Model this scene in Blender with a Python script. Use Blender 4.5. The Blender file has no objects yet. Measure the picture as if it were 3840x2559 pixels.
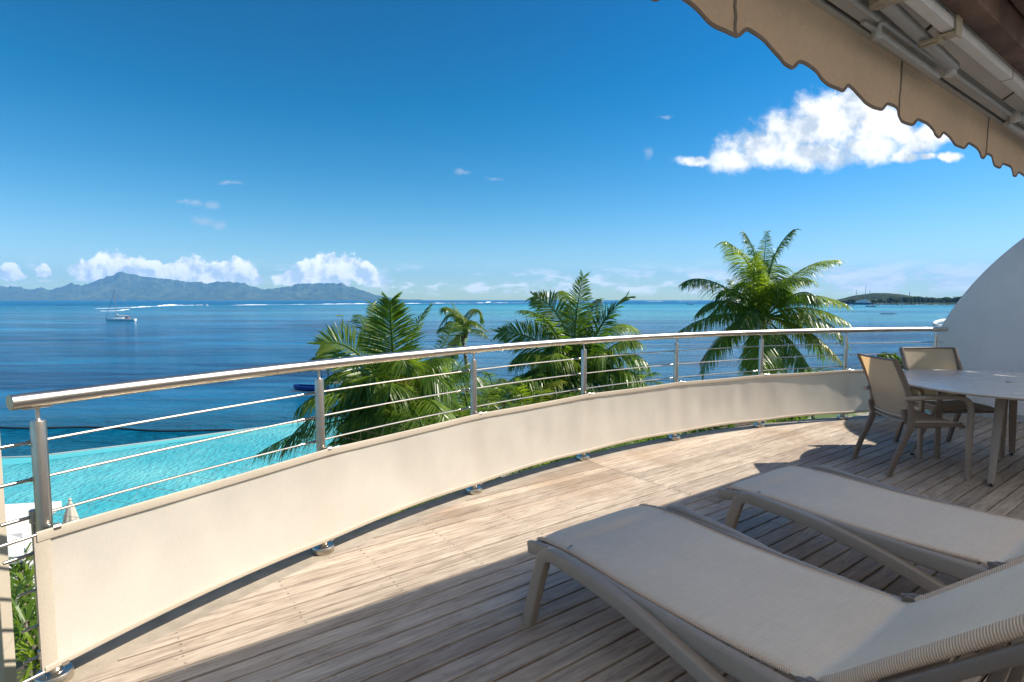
import bpy, math, random
from mathutils import Vector, Matrix, noise
import numpy as np
random.seed(7)
R = math.radians
sc = bpy.context.scene

# ------------------------------------------------------------------ camera
CAM_H = 1.43                       # above the deck
PITCH = math.atan(153.5/2080.0)
cam_d = bpy.data.cameras.new('camera'); cam = bpy.data.objects.new('camera', cam_d)
sc.collection.objects.link(cam); sc.camera = cam
cam_d.sensor_fit = 'HORIZONTAL'; cam_d.sensor_width = 36; cam_d.lens = 36*2080/3840.0
cam_d.clip_start = .05; cam_d.clip_end = 250000
cam.location = (0, 0, CAM_H); cam.rotation_euler = (R(90)-PITCH, 0, 0)

# ------------------------------------------------------------------ light
# direction towards the sun, from the shadows on the deck
SUN = Vector((1.022, .180, 1.0)).normalized()
SUN_EL = math.asin(SUN.z); SUN_AZ = math.atan2(SUN.x, SUN.y)
sun_d = bpy.data.lights.new('sun', 'SUN'); sun = bpy.data.objects.new('sun', sun_d)
sc.collection.objects.link(sun)
sun_d.energy = 3.6; sun_d.angle = R(.53); sun_d.color = (1.0, .93, .82)
sun.rotation_euler = SUN.to_track_quat('Z', 'Y').to_euler(); sun.location = (0, 0, 30)

sc.view_settings.view_transform = 'Standard'; sc.view_settings.look = 'None'
sc.view_settings.gamma = 1; sc.view_settings.use_curve_mapping = False
EXPO = 1.0
sc.view_settings.exposure = EXPO
SKY_STRENGTH = .13
KX = 1/(SKY_STRENGTH*2**EXPO)      # sky value that shows as plain white

def ray(x, y):                     # photograph pixel (3840 wide) -> direction
    rx, ry = (x-1920)/2080.0, -(y-1279.5)/2080.0
    c, s = math.cos(PITCH), math.sin(PITCH)
    return Vector((rx, c+ry*s, -s+ry*c))
def at(x, y, Y):                   # point seen at that pixel, Y metres ahead
    r = ray(x, y); return Vector((0, 0, CAM_H))+r*(Y/r.y)
def onz(x, y, z):                  # point seen at that pixel, at height z
    r = ray(x, y); return Vector((0, 0, CAM_H))+r*((z-CAM_H)/r.z)

world = bpy.data.worlds.new('World'); sc.world = world; world.use_nodes = True
W = world.node_tree; W.nodes.clear()
class NT:
    """tiny helper to write node trees as expressions"""
    def __init__(s, tree): s.t = tree
    def n(s, typ, **kw):
        nd = s.t.nodes.new(typ)
        for k, v in kw.items():
            setattr(nd, k, v)
        return nd
    def put(s, sock, v):
        if isinstance(v, bpy.types.NodeSocket): s.t.links.new(v, sock)
        elif v is not None: sock.default_value = v
    def m(s, op, a, b=None, c=None, clamp=False):
        nd = s.n('ShaderNodeMath', operation=op, use_clamp=clamp)
        for i, v in enumerate((a, b, c)): s.put(nd.inputs[i], v)
        return nd.outputs[0]
    def v(s, op, a, b=None, c=None, out=0):
        nd = s.n('ShaderNodeVectorMath', operation=op)
        for i, x in enumerate((a, b, c)): s.put(nd.inputs[i], x)
        return nd.outputs[out]
    def mr(s, v, a, b, c=0., d=1., smooth=False):
        nd = s.n('ShaderNodeMapRange', interpolation_type='SMOOTHSTEP' if smooth else 'LINEAR')
        for i, x in enumerate((v, a, b, c, d)): s.put(nd.inputs[i], x)
        return nd.outputs[0]
    def mix(s, f, a, b, mode='MIX'):
        nd = s.n('ShaderNodeMix', data_type='RGBA', blend_type=mode)
        s.put(nd.inputs[0], f); s.put(nd.inputs[6], a); s.put(nd.inputs[7], b)
        return nd.outputs[2]
    def noise(s, vec, scale, detail=4, rough=.55, dist=0., out=0):
        nd = s.n('ShaderNodeTexNoise'); s.put(nd.inputs['Vector'], vec)
        nd.inputs['Scale'].default_value = scale; nd.inputs['Detail'].default_value = detail
        nd.inputs['Roughness'].default_value = rough; nd.inputs['Distortion'].default_value = dist
        return nd.outputs[out]
    def xyz(s, a, b, c):
        nd = s.n('ShaderNodeCombineXYZ')
        for i, x in enumerate((a, b, c)): s.put(nd.inputs[i], x)
        return nd.outputs[0]
    def sep(s, v):
        nd = s.n('ShaderNodeSeparateXYZ'); s.put(nd.inputs[0], v); return nd.outputs
def C3(r, g, b): return (r, g, b, 1.0)

def build_world():
    g = NT(W)
    sky = g.n('ShaderNodeTexSky', sky_type='NISHITA'); sky.sun_disc = False
    sky.sun_elevation = SUN_EL; sky.sun_rotation = SUN_AZ
    sky.altitude = 0; sky.air_density = 1.0; sky.dust_density = .05; sky.ozone_density = 3.2
    hs = g.n('ShaderNodeHueSaturation'); g.put(hs.inputs['Color'], g.v('MULTIPLY', sky.outputs[0], (.19, .19, .19)))
    hs.inputs['Saturation'].default_value = 1.38
    gm = g.n('ShaderNodeGamma'); g.put(gm.inputs[0], hs.outputs[0]); gm.inputs[1].default_value = 1.45
    kk = .86*KX
    r_, g_, b_ = g.sep(gm.outputs[0])
    r_ = g.m('MAXIMUM', g.m('SUBTRACT', g.m('MULTIPLY', r_, 1.05), .022), 0.)
    r_ = g.m('MULTIPLY', g.m('DIVIDE', r_, g.m('MULTIPLY_ADD', r_, .75, 1.)), 1.15)
    g_ = g.m('MULTIPLY', g.m('DIVIDE', g_, g.m('MULTIPLY_ADD', g_, .50, 1.)), 1.20)
    b_ = g.m('MULTIPLY', b_, .75)
    base = g.v('MULTIPLY', g.xyz(r_, g_, b_), (kk, kk, kk))
    d = g.n('ShaderNodeTexCoord').outputs['Generated']
    x, y, z = g.sep(d)
    ys = g.m('MAXIMUM', y, .02)
    u = g.m('DIVIDE', x, ys); v = g.m('DIVIDE', z, ys)
    uv = g.xyz(u, v, 0.)
    warp = g.noise(uv, 26, 5, .62, out=1)
    warp = g.v('MULTIPLY', g.v('SUBTRACT', warp, (.5, .5, .5)), (.030, .022, 0.))
    p = g.v('ADD', uv, warp)
    def pix(X, Y):
        r = ray(X, Y); return r.x/r.y, r.z/r.y
    def field(blobs, grow=1.0, drop=0.):
        D = None
        for (X, Y, a, b) in blobs:
            cu, cv = pix(X, Y); a *= grow/2080.; b *= grow/2080.
            q = g.v('MULTIPLY', g.v('SUBTRACT', p, (cu, cv-drop/2080., 0.)), (1/a, 1/b, 0.))
            e = g.m('SUBTRACT', 1., g.v('LENGTH', q, out=1))
            D = e if D is None else g.m('MAXIMUM', D, e)
        return D
    # the big bright cloud at the right
    big = [(3120,455,190,95),(2990,500,160,80),(2860,555,150,72),(2760,600,110,45),(3210,400,120,75),(3300,455,120,90),(3060,580,190,55),
           (3250,545,120,60),(3440,530,80,50),(3520,500,110,32),(3400,590,50,22),(3560,590,45,16),(3470,585,40,14),(3380,500,60,40),(2610,604,60,20),(3180,380,70,50)]
    # cumulus over the island
    cum = [(330,1000,70,45),(410,985,80,55),(480,1005,90,50),(560,1005,80,42),(640,1010,90,36),(710,985,55,48),(700,1015,90,32),(790,1015,80,38),
           (860,1010,70,38),(905,1000,60,45),(930,1030,60,26),(400,1035,60,24),(840,1040,110,18),(600,1030,120,18),
           (1110,1030,80,34),(1180,1005,75,42),(1240,985,70,52),(1300,990,60,52),(1350,1010,60,36),(1190,1045,140,18),(1400,1042,70,18),
           (30,1005,48,34),(60,1018,40,18),(165,1003,32,28),(1090,1010,30,18)]
    # small grey-violet puffs high at the left, and thin wisps
    puff = [(735,765,62,18),(790,772,45,24),(765,830,72,22),(830,845,48,22),(690,755,40,12),(2430,575,24,28),(1730,648,50,14),(1850,672,40,10),(2490,440,40,10),(870,690,70,12)]
    nz = g.noise(uv, 34, 9, .62)
    nzo = g.noise(g.v('ADD', uv, (.012, .016, 0.)), 34, 9, .62)
    nl = g.noise(uv, 13, 7, .6)
    nlo = g.noise(g.v('ADD', uv, (.03, .035, 0.)), 13, 7, .6)
    fb = g.m('MULTIPLY', g.m('SUBTRACT', nz, .5), 1.7)
    fl = g.m('MULTIPLY', g.m('SUBTRACT', nl, .5), 1.4)
    front = g.m('GREATER_THAN', y, .05)
    aB = g.m('MULTIPLY', g.mr(g.m('ADD', g.m('ADD', field(big, 1.22), g.m('MULTIPLY', fl, .80)), g.m('MULTIPLY', fb, .45)), -.04, .60, 0, 1, True), front)
    aC = g.m('MULTIPLY', g.mr(g.m('ADD', field(cum, 1.25, 14.), g.m('MULTIPLY', fb, .8)), .10, .34, 0, 1, True), front)
    aP = g.m('MULTIPLY', g.mr(g.m('ADD', field(puff), fb), .10, 1.1, 0, .40, True), front)
    # a thin broken bank all the way round, close above the horizon
    dirn = g.v('NORMALIZE', d)
    q = g.v('MULTIPLY', dirn, (1., 1., 3.2))
    bn = g.noise(q, 21, 8, .6)
    bno = g.noise(g.v('ADD', q, (.02, .0, .05)), 21, 8, .6)
    bl = g.noise(q, 3.1, 3, .5)
    env = g.m('MULTIPLY', g.mr(z, .004, .018, 0, 1, True), g.mr(z, .072, .028, 0, 1, True))
    # fuller to the right of the view, as in the photograph
    az = g.m('ARCTAN2', x, y)
    full = g.mr(az, -.35, .75, -.06, .10)
    aK = g.m('MULTIPLY', g.mr(g.m('ADD', g.m('ADD', bn, g.m('MULTIPLY', g.m('SUBTRACT', bl, .5), .35)), full), .44, .60, 0, .85, True), env)
    # light and shade of the clouds: thickness towards the sun
    litB = g.mr(g.m('ADD', g.m('SUBTRACT', nl, nlo), g.m('MULTIPLY', g.m('SUBTRACT', nz, nzo), .10)), -.13, .05, .0, 1)
    litC = g.mr(g.m('ADD', g.m('SUBTRACT', nz, nzo), g.m('MULTIPLY', g.m('SUBTRACT', v, .052), 1.6)), -.13, .09, 0, 1)
    litK = g.mr(g.m('SUBTRACT', bn, bno), -.12, .12, .1, 1)
    k = KX*1.12
    white, grey = C3(1.02*k, 1.03*k, 1.06*k), C3(.60*k, .68*k, .77*k)
    col = base
    col = g.mix(aK, col, g.mix(litK, C3(.72*k, .82*k, .92*k), C3(1.15*k, 1.15*k, 1.15*k)))
    col = g.mix(aP, col, C3(.62*k, .66*k, .78*k))
    col = g.mix(aC, col, g.mix(litC, C3(.70*k, .80*k, .92*k), C3(1.35*k, 1.33*k, 1.33*k)))
    col = g.mix(aB, col, g.mix(litB, grey, C3(1.1*k, 1.1*k, 1.12*k)))
    bg = g.n('ShaderNodeBackground'); g.put(bg.inputs[0], col); bg.inputs[1].default_value = SKY_STRENGTH
    out = g.n('ShaderNodeOutputWorld'); g.t.links.new(bg.outputs[0], out.inputs[0])
build_world()
world.cycles.sampling_method = 'MANUAL'; world.cycles.sample_map_resolution = 512
sc.cycles.volume_bounces = 1
sc.cycles.max_bounces = 12; sc.cycles.diffuse_bounces = 7; sc.cycles.transparent_max_bounces = 12
sc.cycles.caustics_reflective = False; sc.cycles.caustics_refractive = False

# ------------------------------------------------------------------ mesh helpers
class MB:
    def __init__(s): s.v = []; s.f = []
    def add(s, vs, fs):
        k = len(s.v); s.v += [tuple(q) for q in vs]; s.f += [tuple(i+k for i in f) for f in fs]; return s
    def box(s, x0, x1, y0, y1, z0, z1, M=None):
        vs = [Vector((x, y, z)) for z in (z0, z1) for y in (y0, y1) for x in (x0, x1)]
        if M is not None: vs = [M@q for q in vs]
        return s.add(vs, [(0,2,3,1),(4,5,7,6),(0,1,5,4),(2,6,7,3),(0,4,6,2),(1,3,7,5)])
    def sweep(s, pts, prof, up=None, closed=False, scale=None, caps=True):
        """prof: list of (a,b) offsets along side and up"""
        pts = [Vector(q) for q in pts]; n = len(pts); m = len(prof); rings = []
        prev = None
        for i, q in enumerate(pts):
            if closed: t = (pts[(i+1) % n]-pts[i-1]).normalized()
            else: t = (pts[min(i+1, n-1)]-pts[max(i-1, 0)]).normalized()
            if up is not None: U = Vector(up)
            else: U = prev if prev is not None else (Vector((0, 0, 1)) if abs(t.z) < .9 else Vector((0, 1, 0)))
            sd = t.cross(U)
            if sd.length < 1e-6: sd = t.cross(Vector((1, 0, 0)))
            sd.normalize(); uu = sd.cross(t).normalized(); prev = uu
            k = scale[i] if scale is not None else 1
            rings.append([q+sd*a*k+uu*b*k for a, b in prof])
        vs = [p for r in rings for p in r]; fs = []
        for i in range(n if closed else n-1):
            j = (i+1) % n
            for a in range(m):
                b = (a+1) % m; fs.append((i*m+a, i*m+b, j*m+b, j*m+a))
        if not closed and caps:
            fs.append(tuple(range(m-1, -1, -1))); fs.append(tuple((n-1)*m+a for a in range(m)))
        return s.add(vs, fs)
    def tube(s, pts, r, seg=12, **k):
        rs = r if isinstance(r, (list, tuple)) else None
        prof = [(math.cos(2*math.pi*i/seg)*(1 if rs else r), math.sin(2*math.pi*i/seg)*(1 if rs else r)) for i in range(seg)]
        return s.sweep(pts, prof, scale=rs, **k)
    def lathe(s, c, prof, seg=20):
        """prof: (radius, z) from bottom to top, about a vertical axis at c"""
        c = Vector(c); vs = []; fs = []; m = len(prof)
        for r, z in prof:
            for i in range(seg):
                a = 2*math.pi*i/seg; vs.append(c+Vector((r*math.cos(a), r*math.sin(a), z)))
        for j in range(m-1):
            for i in range(seg):
                k = (i+1) % seg; fs.append((j*seg+i, j*seg+k, (j+1)*seg+k, (j+1)*seg+i))
        fs.append(tuple(range(seg-1, -1, -1))); fs.append(tuple((m-1)*seg+i for i in range(seg)))
        return s.add(vs, fs)
    def ball(s, c, r, seg=10, sz=1.):
        c = Vector(c); n = seg//2
        prof = [(max(r*math.sin(math.pi*j/n), 1e-4), -r*sz*math.cos(math.pi*j/n)) for j in range(n+1)]
        return s.lathe(c, prof, seg)
    def grid(s, P, closed=False):
        """P: rows of points"""
        n, m = len(P), len(P[0])
        return s.add([q for r in P for q in r], [(i*m+j, i*m+j+1, (i+1)*m+j+1, (i+1)*m+j) for i in range(n-1) for j in range(m-1)])
    def slab(s, outline, z0, z1):
        n = len(outline); vs = [(x, y, z0) for x, y in outline]+[(x, y, z1) for x, y in outline]
        return s.add(vs, [tuple(range(n-1, -1, -1)), tuple(range(n, 2*n))]+[(i, (i+1) % n, n+(i+1) % n, n+i) for i in range(n)])
    def build(s, name, mat, parent=None, smooth=False, bevel=0, seg=2):
        me = bpy.data.meshes.new(name); me.from_pydata(s.v, [], s.f); me.update()
        if smooth: me.polygons.foreach_set('use_smooth', [True]*len(me.polygons))
        if mat is not None: me.materials.append(mat)
        o = bpy.data.objects.new(name, me); sc.collection.objects.link(o)
        if parent is not None: o.parent = parent
        if bevel:
            b = o.modifiers.new('bevel', 'BEVEL'); b.width = bevel; b.segments = seg; b.limit_method = 'ANGLE'; b.angle_limit = R(40)
            if smooth is None or smooth: b.harden_normals = True
        if smooth:
            try: me.set_sharp_from_angle(angle=R(38))
            except Exception: pass
        return o
def rrect(w, h, r, k=3):
    """rounded rectangle profile"""
    P = []
    for cx, cy, a0 in ((w/2-r, h/2-r, 0), (-w/2+r, h/2-r, 90), (-w/2+r, -h/2+r, 180), (w/2-r, -h/2+r, 270)):
        for i in range(k+1):
            a = R(a0+90*i/k); P.append((cx+r*math.cos(a), cy+r*math.sin(a)))
    return P
def smoothpath(pts, n=6):
    """Catmull-Rom through the points"""
    pts = [Vector(q) for q in pts]; out = []
    for i in range(len(pts)-1):
        a = pts[max(i-1, 0)]; b = pts[i]; c = pts[i+1]; d = pts[min(i+2, len(pts)-1)]
        for k in range(n):
            t = k/n
            out.append(.5*((2*b)+(c-a)*t+(2*a-5*b+4*c-d)*t*t+(3*b-3*c+d-a)*t**3))
    out.append(pts[-1]); return out
def tag(o, label=None, cat=None, group=None, kind=None):
    if label: o['label'] = label
    if cat: o['category'] = cat
    if group: o['group'] = group
    if kind: o['kind'] = kind
    return o
def empty(name, loc=(0, 0, 0), rz=0., label=None, cat=None, group=None, kind=None):
    o = bpy.data.objects.new(name, None); sc.collection.objects.link(o)
    o.empty_display_size = .2; o.location = loc; o.rotation_euler = (0, 0, rz)
    return tag(o, label, cat, group, kind)
def copy_tree(o, parent=None):
    c = o.copy(); sc.collection.objects.link(c); c.parent = parent
    for ch in list(o.children): copy_tree(ch, c)
    return c

# terrace frame: local x runs along the boards (s), local y towards the sea (p)
PHI = R(36.3)
Dv = Vector((math.cos(PHI), math.sin(PHI), 0)); Nv = Vector((-math.sin(PHI), math.cos(PHI), 0))
def SP(s, p, z=0): return Dv*s+Nv*p+Vector((0, 0, z))
ARC_C = Vector((6.36, -2.14, 0)); ARC_R = 9.1
def AR(deg, r, z=0): return ARC_C+Vector((r*math.cos(R(deg)), r*math.sin(R(deg)), z))
AC_S, AC_P = ARC_C.dot(Dv), ARC_C.dot(Nv)

# ------------------------------------------------------------------ materials
def mat(name):
    m = bpy.data.materials.new(name); m.use_nodes = True; t = m.node_tree; t.nodes.clear()
    g = NT(t); b = g.n('ShaderNodeBsdfPrincipled'); o = g.n('ShaderNodeOutputMaterial')
    t.links.new(b.outputs[0], o.inputs[0]); g.b = b; g.o = o; g.mat = m; return m, g
def bump(g, h, strength=.3, dist=.01, normal=None):
    n = g.n('ShaderNodeBump'); g.put(n.inputs['Height'], h); n.inputs['Strength'].default_value = strength
    n.inputs['Distance'].default_value = dist
    if normal is not None: g.put(n.inputs['Normal'], normal)
    g.put(g.b.inputs['Normal'], n.outputs[0]); return n.outputs[0]
def obc(g): return g.n('ShaderNodeTexCoord').outputs['Object']
def pos(g): return g.n('ShaderNodeNewGeometry').outputs['Position']
def simple(name, col, rough=.5, metal=0., var=.12, scale=14, bmp=.0, spec=.5):
    m, g = mat(name); c = obc(g); n = g.noise(c, scale, 5, .6)
    f = g.mr(n, .3, .7, 1-var, 1+var)
    g.put(g.b.inputs['Base Color'], g.mix(1., C3(*col), g.xyz(f, f, f), 'MULTIPLY'))
    g.put(g.b.inputs['Roughness'], g.mr(g.noise(c, scale*3, 3), .3, .7, rough*.85, min(1, rough*1.15)))
    g.b.inputs['Metallic'].default_value = metal; g.b.inputs['Specular IOR Level'].default_value = spec
    if bmp: bump(g, g.noise(c, scale*8, 4), bmp, .004)
    return m

def make_wood():
    m, g = mat('weathered_wood'); c = obc(g)
    rnd = g.n('ShaderNodeObjectInfo').outputs['Random']
    off = g.xyz(g.m('MULTIPLY', rnd, 37.), g.m('MULTIPLY', rnd, 91.), 0.)
    p = g.v('ADD', c, off)
    st = g.v('MULTIPLY', p, (2.2, 46., 8.))
    fine = g.noise(g.v('MULTIPLY', p, (5., 170., 20.)), 1., 5, .65)
    streak = g.noise(st, 1., 6, .65, .9)
    fig = g.noise(g.v('MULTIPLY', p, (2.4, 13., 5.)), 1., 4, .6, 2.2)
    blot = g.noise(p, 3.1, 5, .6)
    wet = g.noise(g.v('ADD', c, (3., 8., 0.)), 1.1, 4, .55)
    t = g.m('ADD', g.m('MULTIPLY', streak, .55), g.m('MULTIPLY', fig, .45))
    r = g.n('ShaderNodeValToRGB'); g.put(r.inputs[0], g.mr(t, .34, .67))
    e = r.color_ramp.elements; e[0].position = 0; e[0].color = C3(.135, .086, .058); e[1].position = 1; e[1].color = C3(.52, .44, .34)
    for q, cc in ((.22, (.23, .165, .115)), (.45, (.345, .262, .19)), (.7, (.42, .335, .25))):
        el = e.new(q); el.color = C3(*cc)
    grey = g.mix(g.mr(blot, .38, .62), C3(.33, .30, .275), C3(.53, .495, .45))
    col = g.mix(.24, r.outputs[0], grey)
    col = g.mix(g.mr(wet, .50, .66, 0, .55), col, C3(.25, .165, .105))
    f = g.mr(fine, .3, .7, .80, 1.16); col = g.mix(1., col, g.xyz(f, f, f), 'MULTIPLY')
    f2 = g.mr(rnd, 0, 1, 1.05, 1.62); col = g.mix(1., col, g.xyz(f2, f2, g.m('MULTIPLY', f2, .98)), 'MULTIPLY')
    # little dark knots and dirt flecks
    vo = g.n('ShaderNodeTexVoronoi'); g.put(vo.inputs['Vector'], g.v('MULTIPLY', p, (1., 2.2, 1.))); vo.inputs['Scale'].default_value = 6.5
    kn = g.mr(vo.outputs['Distance'], .03, .075, .55, 0); col = g.mix(kn, col, C3(.10, .062, .042))
    g.put(g.b.inputs['Base Color'], col)
    g.put(g.b.inputs['Roughness'], g.mr(streak, .3, .7, .52, .72))
    bump(g, g.m('ADD', g.m('MULTIPLY', fine, .6), g.m('MULTIPLY', streak, .7)), .42, .0022)
    return m
M_WOOD = make_wood()

def make_steel():
    m, g = mat('brushed_steel'); c = obc(g)
    n = g.noise(g.v('MULTIPLY', c, (5., 5., 60.)), 3., 4, .6)
    sm = g.noise(c, 6., 5, .6)
    g.put(g.b.inputs['Base Color'], g.mix(g.mr(sm, .45, .75), C3(.64, .59, .52), C3(.50, .43, .35)))
    g.b.inputs['Metallic'].default_value = 1
    g.put(g.b.inputs['Roughness'], g.mr(sm, .3, .7, .28, .40))
    return m
M_STEEL = make_steel()

def fabric_mat(name, col, trans, sx, sy, rough=.85, coldark=None, tcol=None, bdist=.0012, heather=.22, coord='obj'):
    """a woven cloth: principled + translucent, two thread directions"""
    m, g = mat(name); c = obc(g)
    a = g.noise(g.v('MULTIPLY', c, (sx, sy, sx)), 1., 3, .7)
    b = g.noise(g.v('MULTIPLY', c, (sy, sx, sy)), 1., 3, .7)
    big = g.noise(c, 2.2, 4, .55)
    t = g.m('ADD', g.m('MULTIPLY', a, .6), g.m('MULTIPLY', b, .4))
    f = g.m('MULTIPLY', g.mr(t, .35, .65, 1-heather, 1+heather), g.mr(big, .3, .7, .93, 1.06))
    cc = g.mix(1., C3(*col), g.xyz(f, f, f), 'MULTIPLY')
    g.put(g.b.inputs['Base Color'], cc); g.b.inputs['Roughness'].default_value = rough
    g.b.inputs['Specular IOR Level'].default_value = .4
    nrm = bump(g, t, .35, bdist)
    tr = g.n('ShaderNodeBsdfTranslucent'); g.put(tr.inputs[0], g.mix(1., C3(*(tcol or col)), g.xyz(f, f, f), 'MULTIPLY')); g.put(tr.inputs[1], nrm)
    mx = g.n('ShaderNodeMixShader'); mx.inputs[0].default_value = trans
    g.t.links.new(g.b.outputs[0], mx.inputs[1]); g.t.links.new(tr.outputs[0], mx.inputs[2]); g.t.links.new(mx.outputs[0], g.o.inputs[0])
    return m
M_SCREEN = fabric_mat('screen_fabric', (.86, .775, .665), .28, 260, 30, tcol=(.86, .76, .56), heather=.05)
M_HEM = fabric_mat('screen_hem', (.62, .54, .43), .08, 260, 60, heather=.08)
M_SLING = fabric_mat('sling_fabric', (.52, .46, .38), .16, 24, 330, tcol=(.55, .40, .22), heather=.16, bdist=.001)
M_SLINGL = fabric_mat('sling_lounger', (.84, .70, .54), .12, 12, 260, tcol=(.60, .50, .36), rough=.5, heather=.09, bdist=.0010)
M_CHAIRSLING = fabric_mat('sling_chair', (.54, .465, .365), .40, 240, 60, tcol=(.84, .54, .24), heather=.10, bdist=.001)
M_VALANCE = fabric_mat('awning_cloth', (.78, .53, .34), .30, 300, 40, tcol=(.80, .48, .26), heather=.10)
M_AWNTOP = fabric_mat('awning_top_cloth', (.80, .74, .66), .12, 300, 40, tcol=(.45, .38, .30), heather=.06)
M_BIND = simple('dark_binding', (.22, .165, .13), .8)
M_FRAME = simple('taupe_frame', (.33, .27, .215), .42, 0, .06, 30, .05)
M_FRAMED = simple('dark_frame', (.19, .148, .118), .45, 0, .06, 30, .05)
M_TABLE = simple('table_top', (.68, .63, .57), .25, 0, .02, 2)
M_ALU = simple('awning_metal', (.56, .57, .56), .42, .2, .05, 12)
M_WHITE = simple('white_metal', (.78, .78, .77), .4, .0, .06, 10)
M_PLASTIC = simple('cream_plastic', (.50, .44, .33), .45, 0, .12, 20)
M_RUBBER = simple('black_plastic', (.03, .03, .032), .5)
M_BROWN = simple('brown_soffit', (.17, .105, .078), .7, 0, .55, 4, .3)
M_HOUSE = simple('house_render', (.80, .76, .70), .85, 0, .05, 6, .2)
M_CONC = None
def make_concrete():
    m, g = mat('concrete'); c = pos(g)
    n = g.noise(c, 9, 8, .65); b = g.noise(c, 1.4, 4, .55)
    col = g.mix(g.mr(n, .3, .7), C3(.38, .31, .225), C3(.55, .46, .35))
    col = g.mix(g.mr(b, .45, .7, 0, .5), col, C3(.20, .175, .14))
    g.put(g.b.inputs['Base Color'], col); g.b.inputs['Roughness'].default_value = .85
    bump(g, g.noise(c, 60, 6, .7), .5, .003); return m
M_CONC = make_concrete()
def make_plaster():
    m, g = mat('white_plaster'); c = pos(g)
    n = g.noise(c, 2.2, 6, .6)
    g.put(g.b.inputs['Base Color'], g.mix(g.mr(g.m('ADD', g.m('MULTIPLY', n, .6), g.m('MULTIPLY', g.noise(g.v('MULTIPLY', c, (3., 3., .5)), 1., 5, .6), .4)), .38, .62), C3(.80, .80, .79), C3(.90, .895, .88)))
    g.b.inputs['Roughness'].default_value = .9
    bump(g, g.noise(c, 190, 4, .7), .6, .004); return m
M_PLASTER = make_plaster()

# =================================================================== SETTING
SEA_Z = -8.07; LAND_Z = -7.0
def make_sea():
    m, g = mat('sea_water'); c = pos(g)
    x, y, z = g.sep(c)
    dist = g.v('LENGTH', g.v('MULTIPLY', c, (1., 1., 0.)), out=1)
    # depth of the water: deep blue outside, pale sand lagoon in patches, darker coral
    big = g.noise(g.v('MULTIPLY', c, (.0014, .0045, 0.)), 1., 5, .55, .4)
    patch = g.noise(g.v('MULTIPLY', c, (.006, .014, 0.)), 1., 6, .6, .6)
    deep, mid, lag = C3(.0002, .060, .165), C3(.006, .19, .39), C3(.065, .36, .46)
    painted_ripple = g.noise(g.v('MULTIPLY', c, (.022, .11, 0.)), 1., 6, .62, .8)  # light and dark of the waves painted into the colour, not depth
    col = g.mix(g.mr(g.m('ADD', g.m('MULTIPLY', patch, .55), g.m('MULTIPLY', painted_ripple, .50)), .455, .60), deep, mid)
    # lagoon zone: ahead and to the right, 180 m to the reef at 1.1 km
    ang = g.m('ARCTAN2', x, y)
    zone = g.m('MULTIPLY', g.mr(dist, 170., 420., 0, 1, True), g.mr(dist, 1450., 1150., 0, 1, True))
    zone = g.m('MULTIPLY', zone, g.mr(ang, -.55, .15, .25, 1, True))
    lagf = g.m('MULTIPLY', zone, g.mr(big, .36, .56, .25, 1, True))
    col = g.mix(lagf, col, lag)
    # shallow water close to the shore
    near = g.mr(g.m('ADD', dist, g.m('MULTIPLY', g.m('SUBTRACT', patch, .5), 40.)), 36., 75., .75, 0, True)
    col = g.mix(near, col, C3(.003, .15, .235))
    coral = g.noise(c, .11, 5, .6)
    col = g.mix(g.m('MULTIPLY', near, g.mr(coral, .5, .62, 0, .6)), col, C3(.002, .09, .165))
    g.put(g.b.inputs['Base Color'], col)
    g.b.inputs['IOR'].default_value = 1.333
    g.put(g.b.inputs['Roughness'], g.mr(dist, 30., 1200., .07, .30))
    g.b.inputs['Specular IOR Level'].default_value = .05
    a = g.noise(g.v('MULTIPLY', c, (.8, 1.7, 0.)), 1., 6, .68, .7)
    b = g.noise(g.v('MULTIPLY', c, (.13, .40, 0.)), 1., 5, .6, .6)
    s_ = g.noise(g.v('MULTIPLY', c, (.012, .05, 0.)), 1., 3, .5, .3)
    h = g.m('ADD', g.m('MULTIPLY', a, 1.05), g.m('ADD', g.m('MULTIPLY', b, 4.2), g.m('MULTIPLY', s_, 3.)))
    # wind: rougher and calmer streaks
    calm = g.mr(g.noise(g.v('MULTIPLY', c, (.004, .019, 0.)), 1., 4, .6, .3), .40, .60, .22, 1.)
    h = g.m('MULTIPLY', h, calm)
    bump(g, h, 1., .70)
    return m
sea = MB()
S = 70000
sea.add([(-S, -S, SEA_Z), (S, -S, SEA_Z), (S, S, SEA_Z), (-S, S, SEA_Z)], [(0, 1, 2, 3)])
tag(sea.build('sea', make_sea()), kind='structure')

# land around the foot of the building
def make_land():
    m, g = mat('garden_ground'); c = pos(g)
    n = g.noise(c, .16, 5, .6, .4); f = g.noise(c, 5., 6, .7)
    grass = g.mix(g.mr(f, .3, .7), C3(.050, .095, .012), C3(.12, .17, .03))
    pav = g.mix(g.mr(g.noise(c, 2.2, 6, .65), .3, .7), C3(.27, .22, .165), C3(.42, .36, .28))
    g.put(g.b.inputs['Base Color'], g.mix(g.mr(n, .50, .53), grass, pav)); g.b.inputs['Roughness'].default_value = .9
    bump(g, f, .6, .03); return m
land = MB()
shore = [(-90, -60), (-90, 16), (-50, 22), (-36, 25.5), (-27.6, 28.4), (-25.7, 28.9), (-21.6, 31.2), (-16.5, 35.2), (-12.0, 39.0), (-6, 39.5), (2, 37), (12, 40), (22, 43), (36, 47), (52, 46), (90, 44), (140, 38), (140, -60)]
land.slab(shore, SEA_Z-1.5, LAND_Z)
tag(land.build('ground', make_land()), kind='structure')

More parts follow.
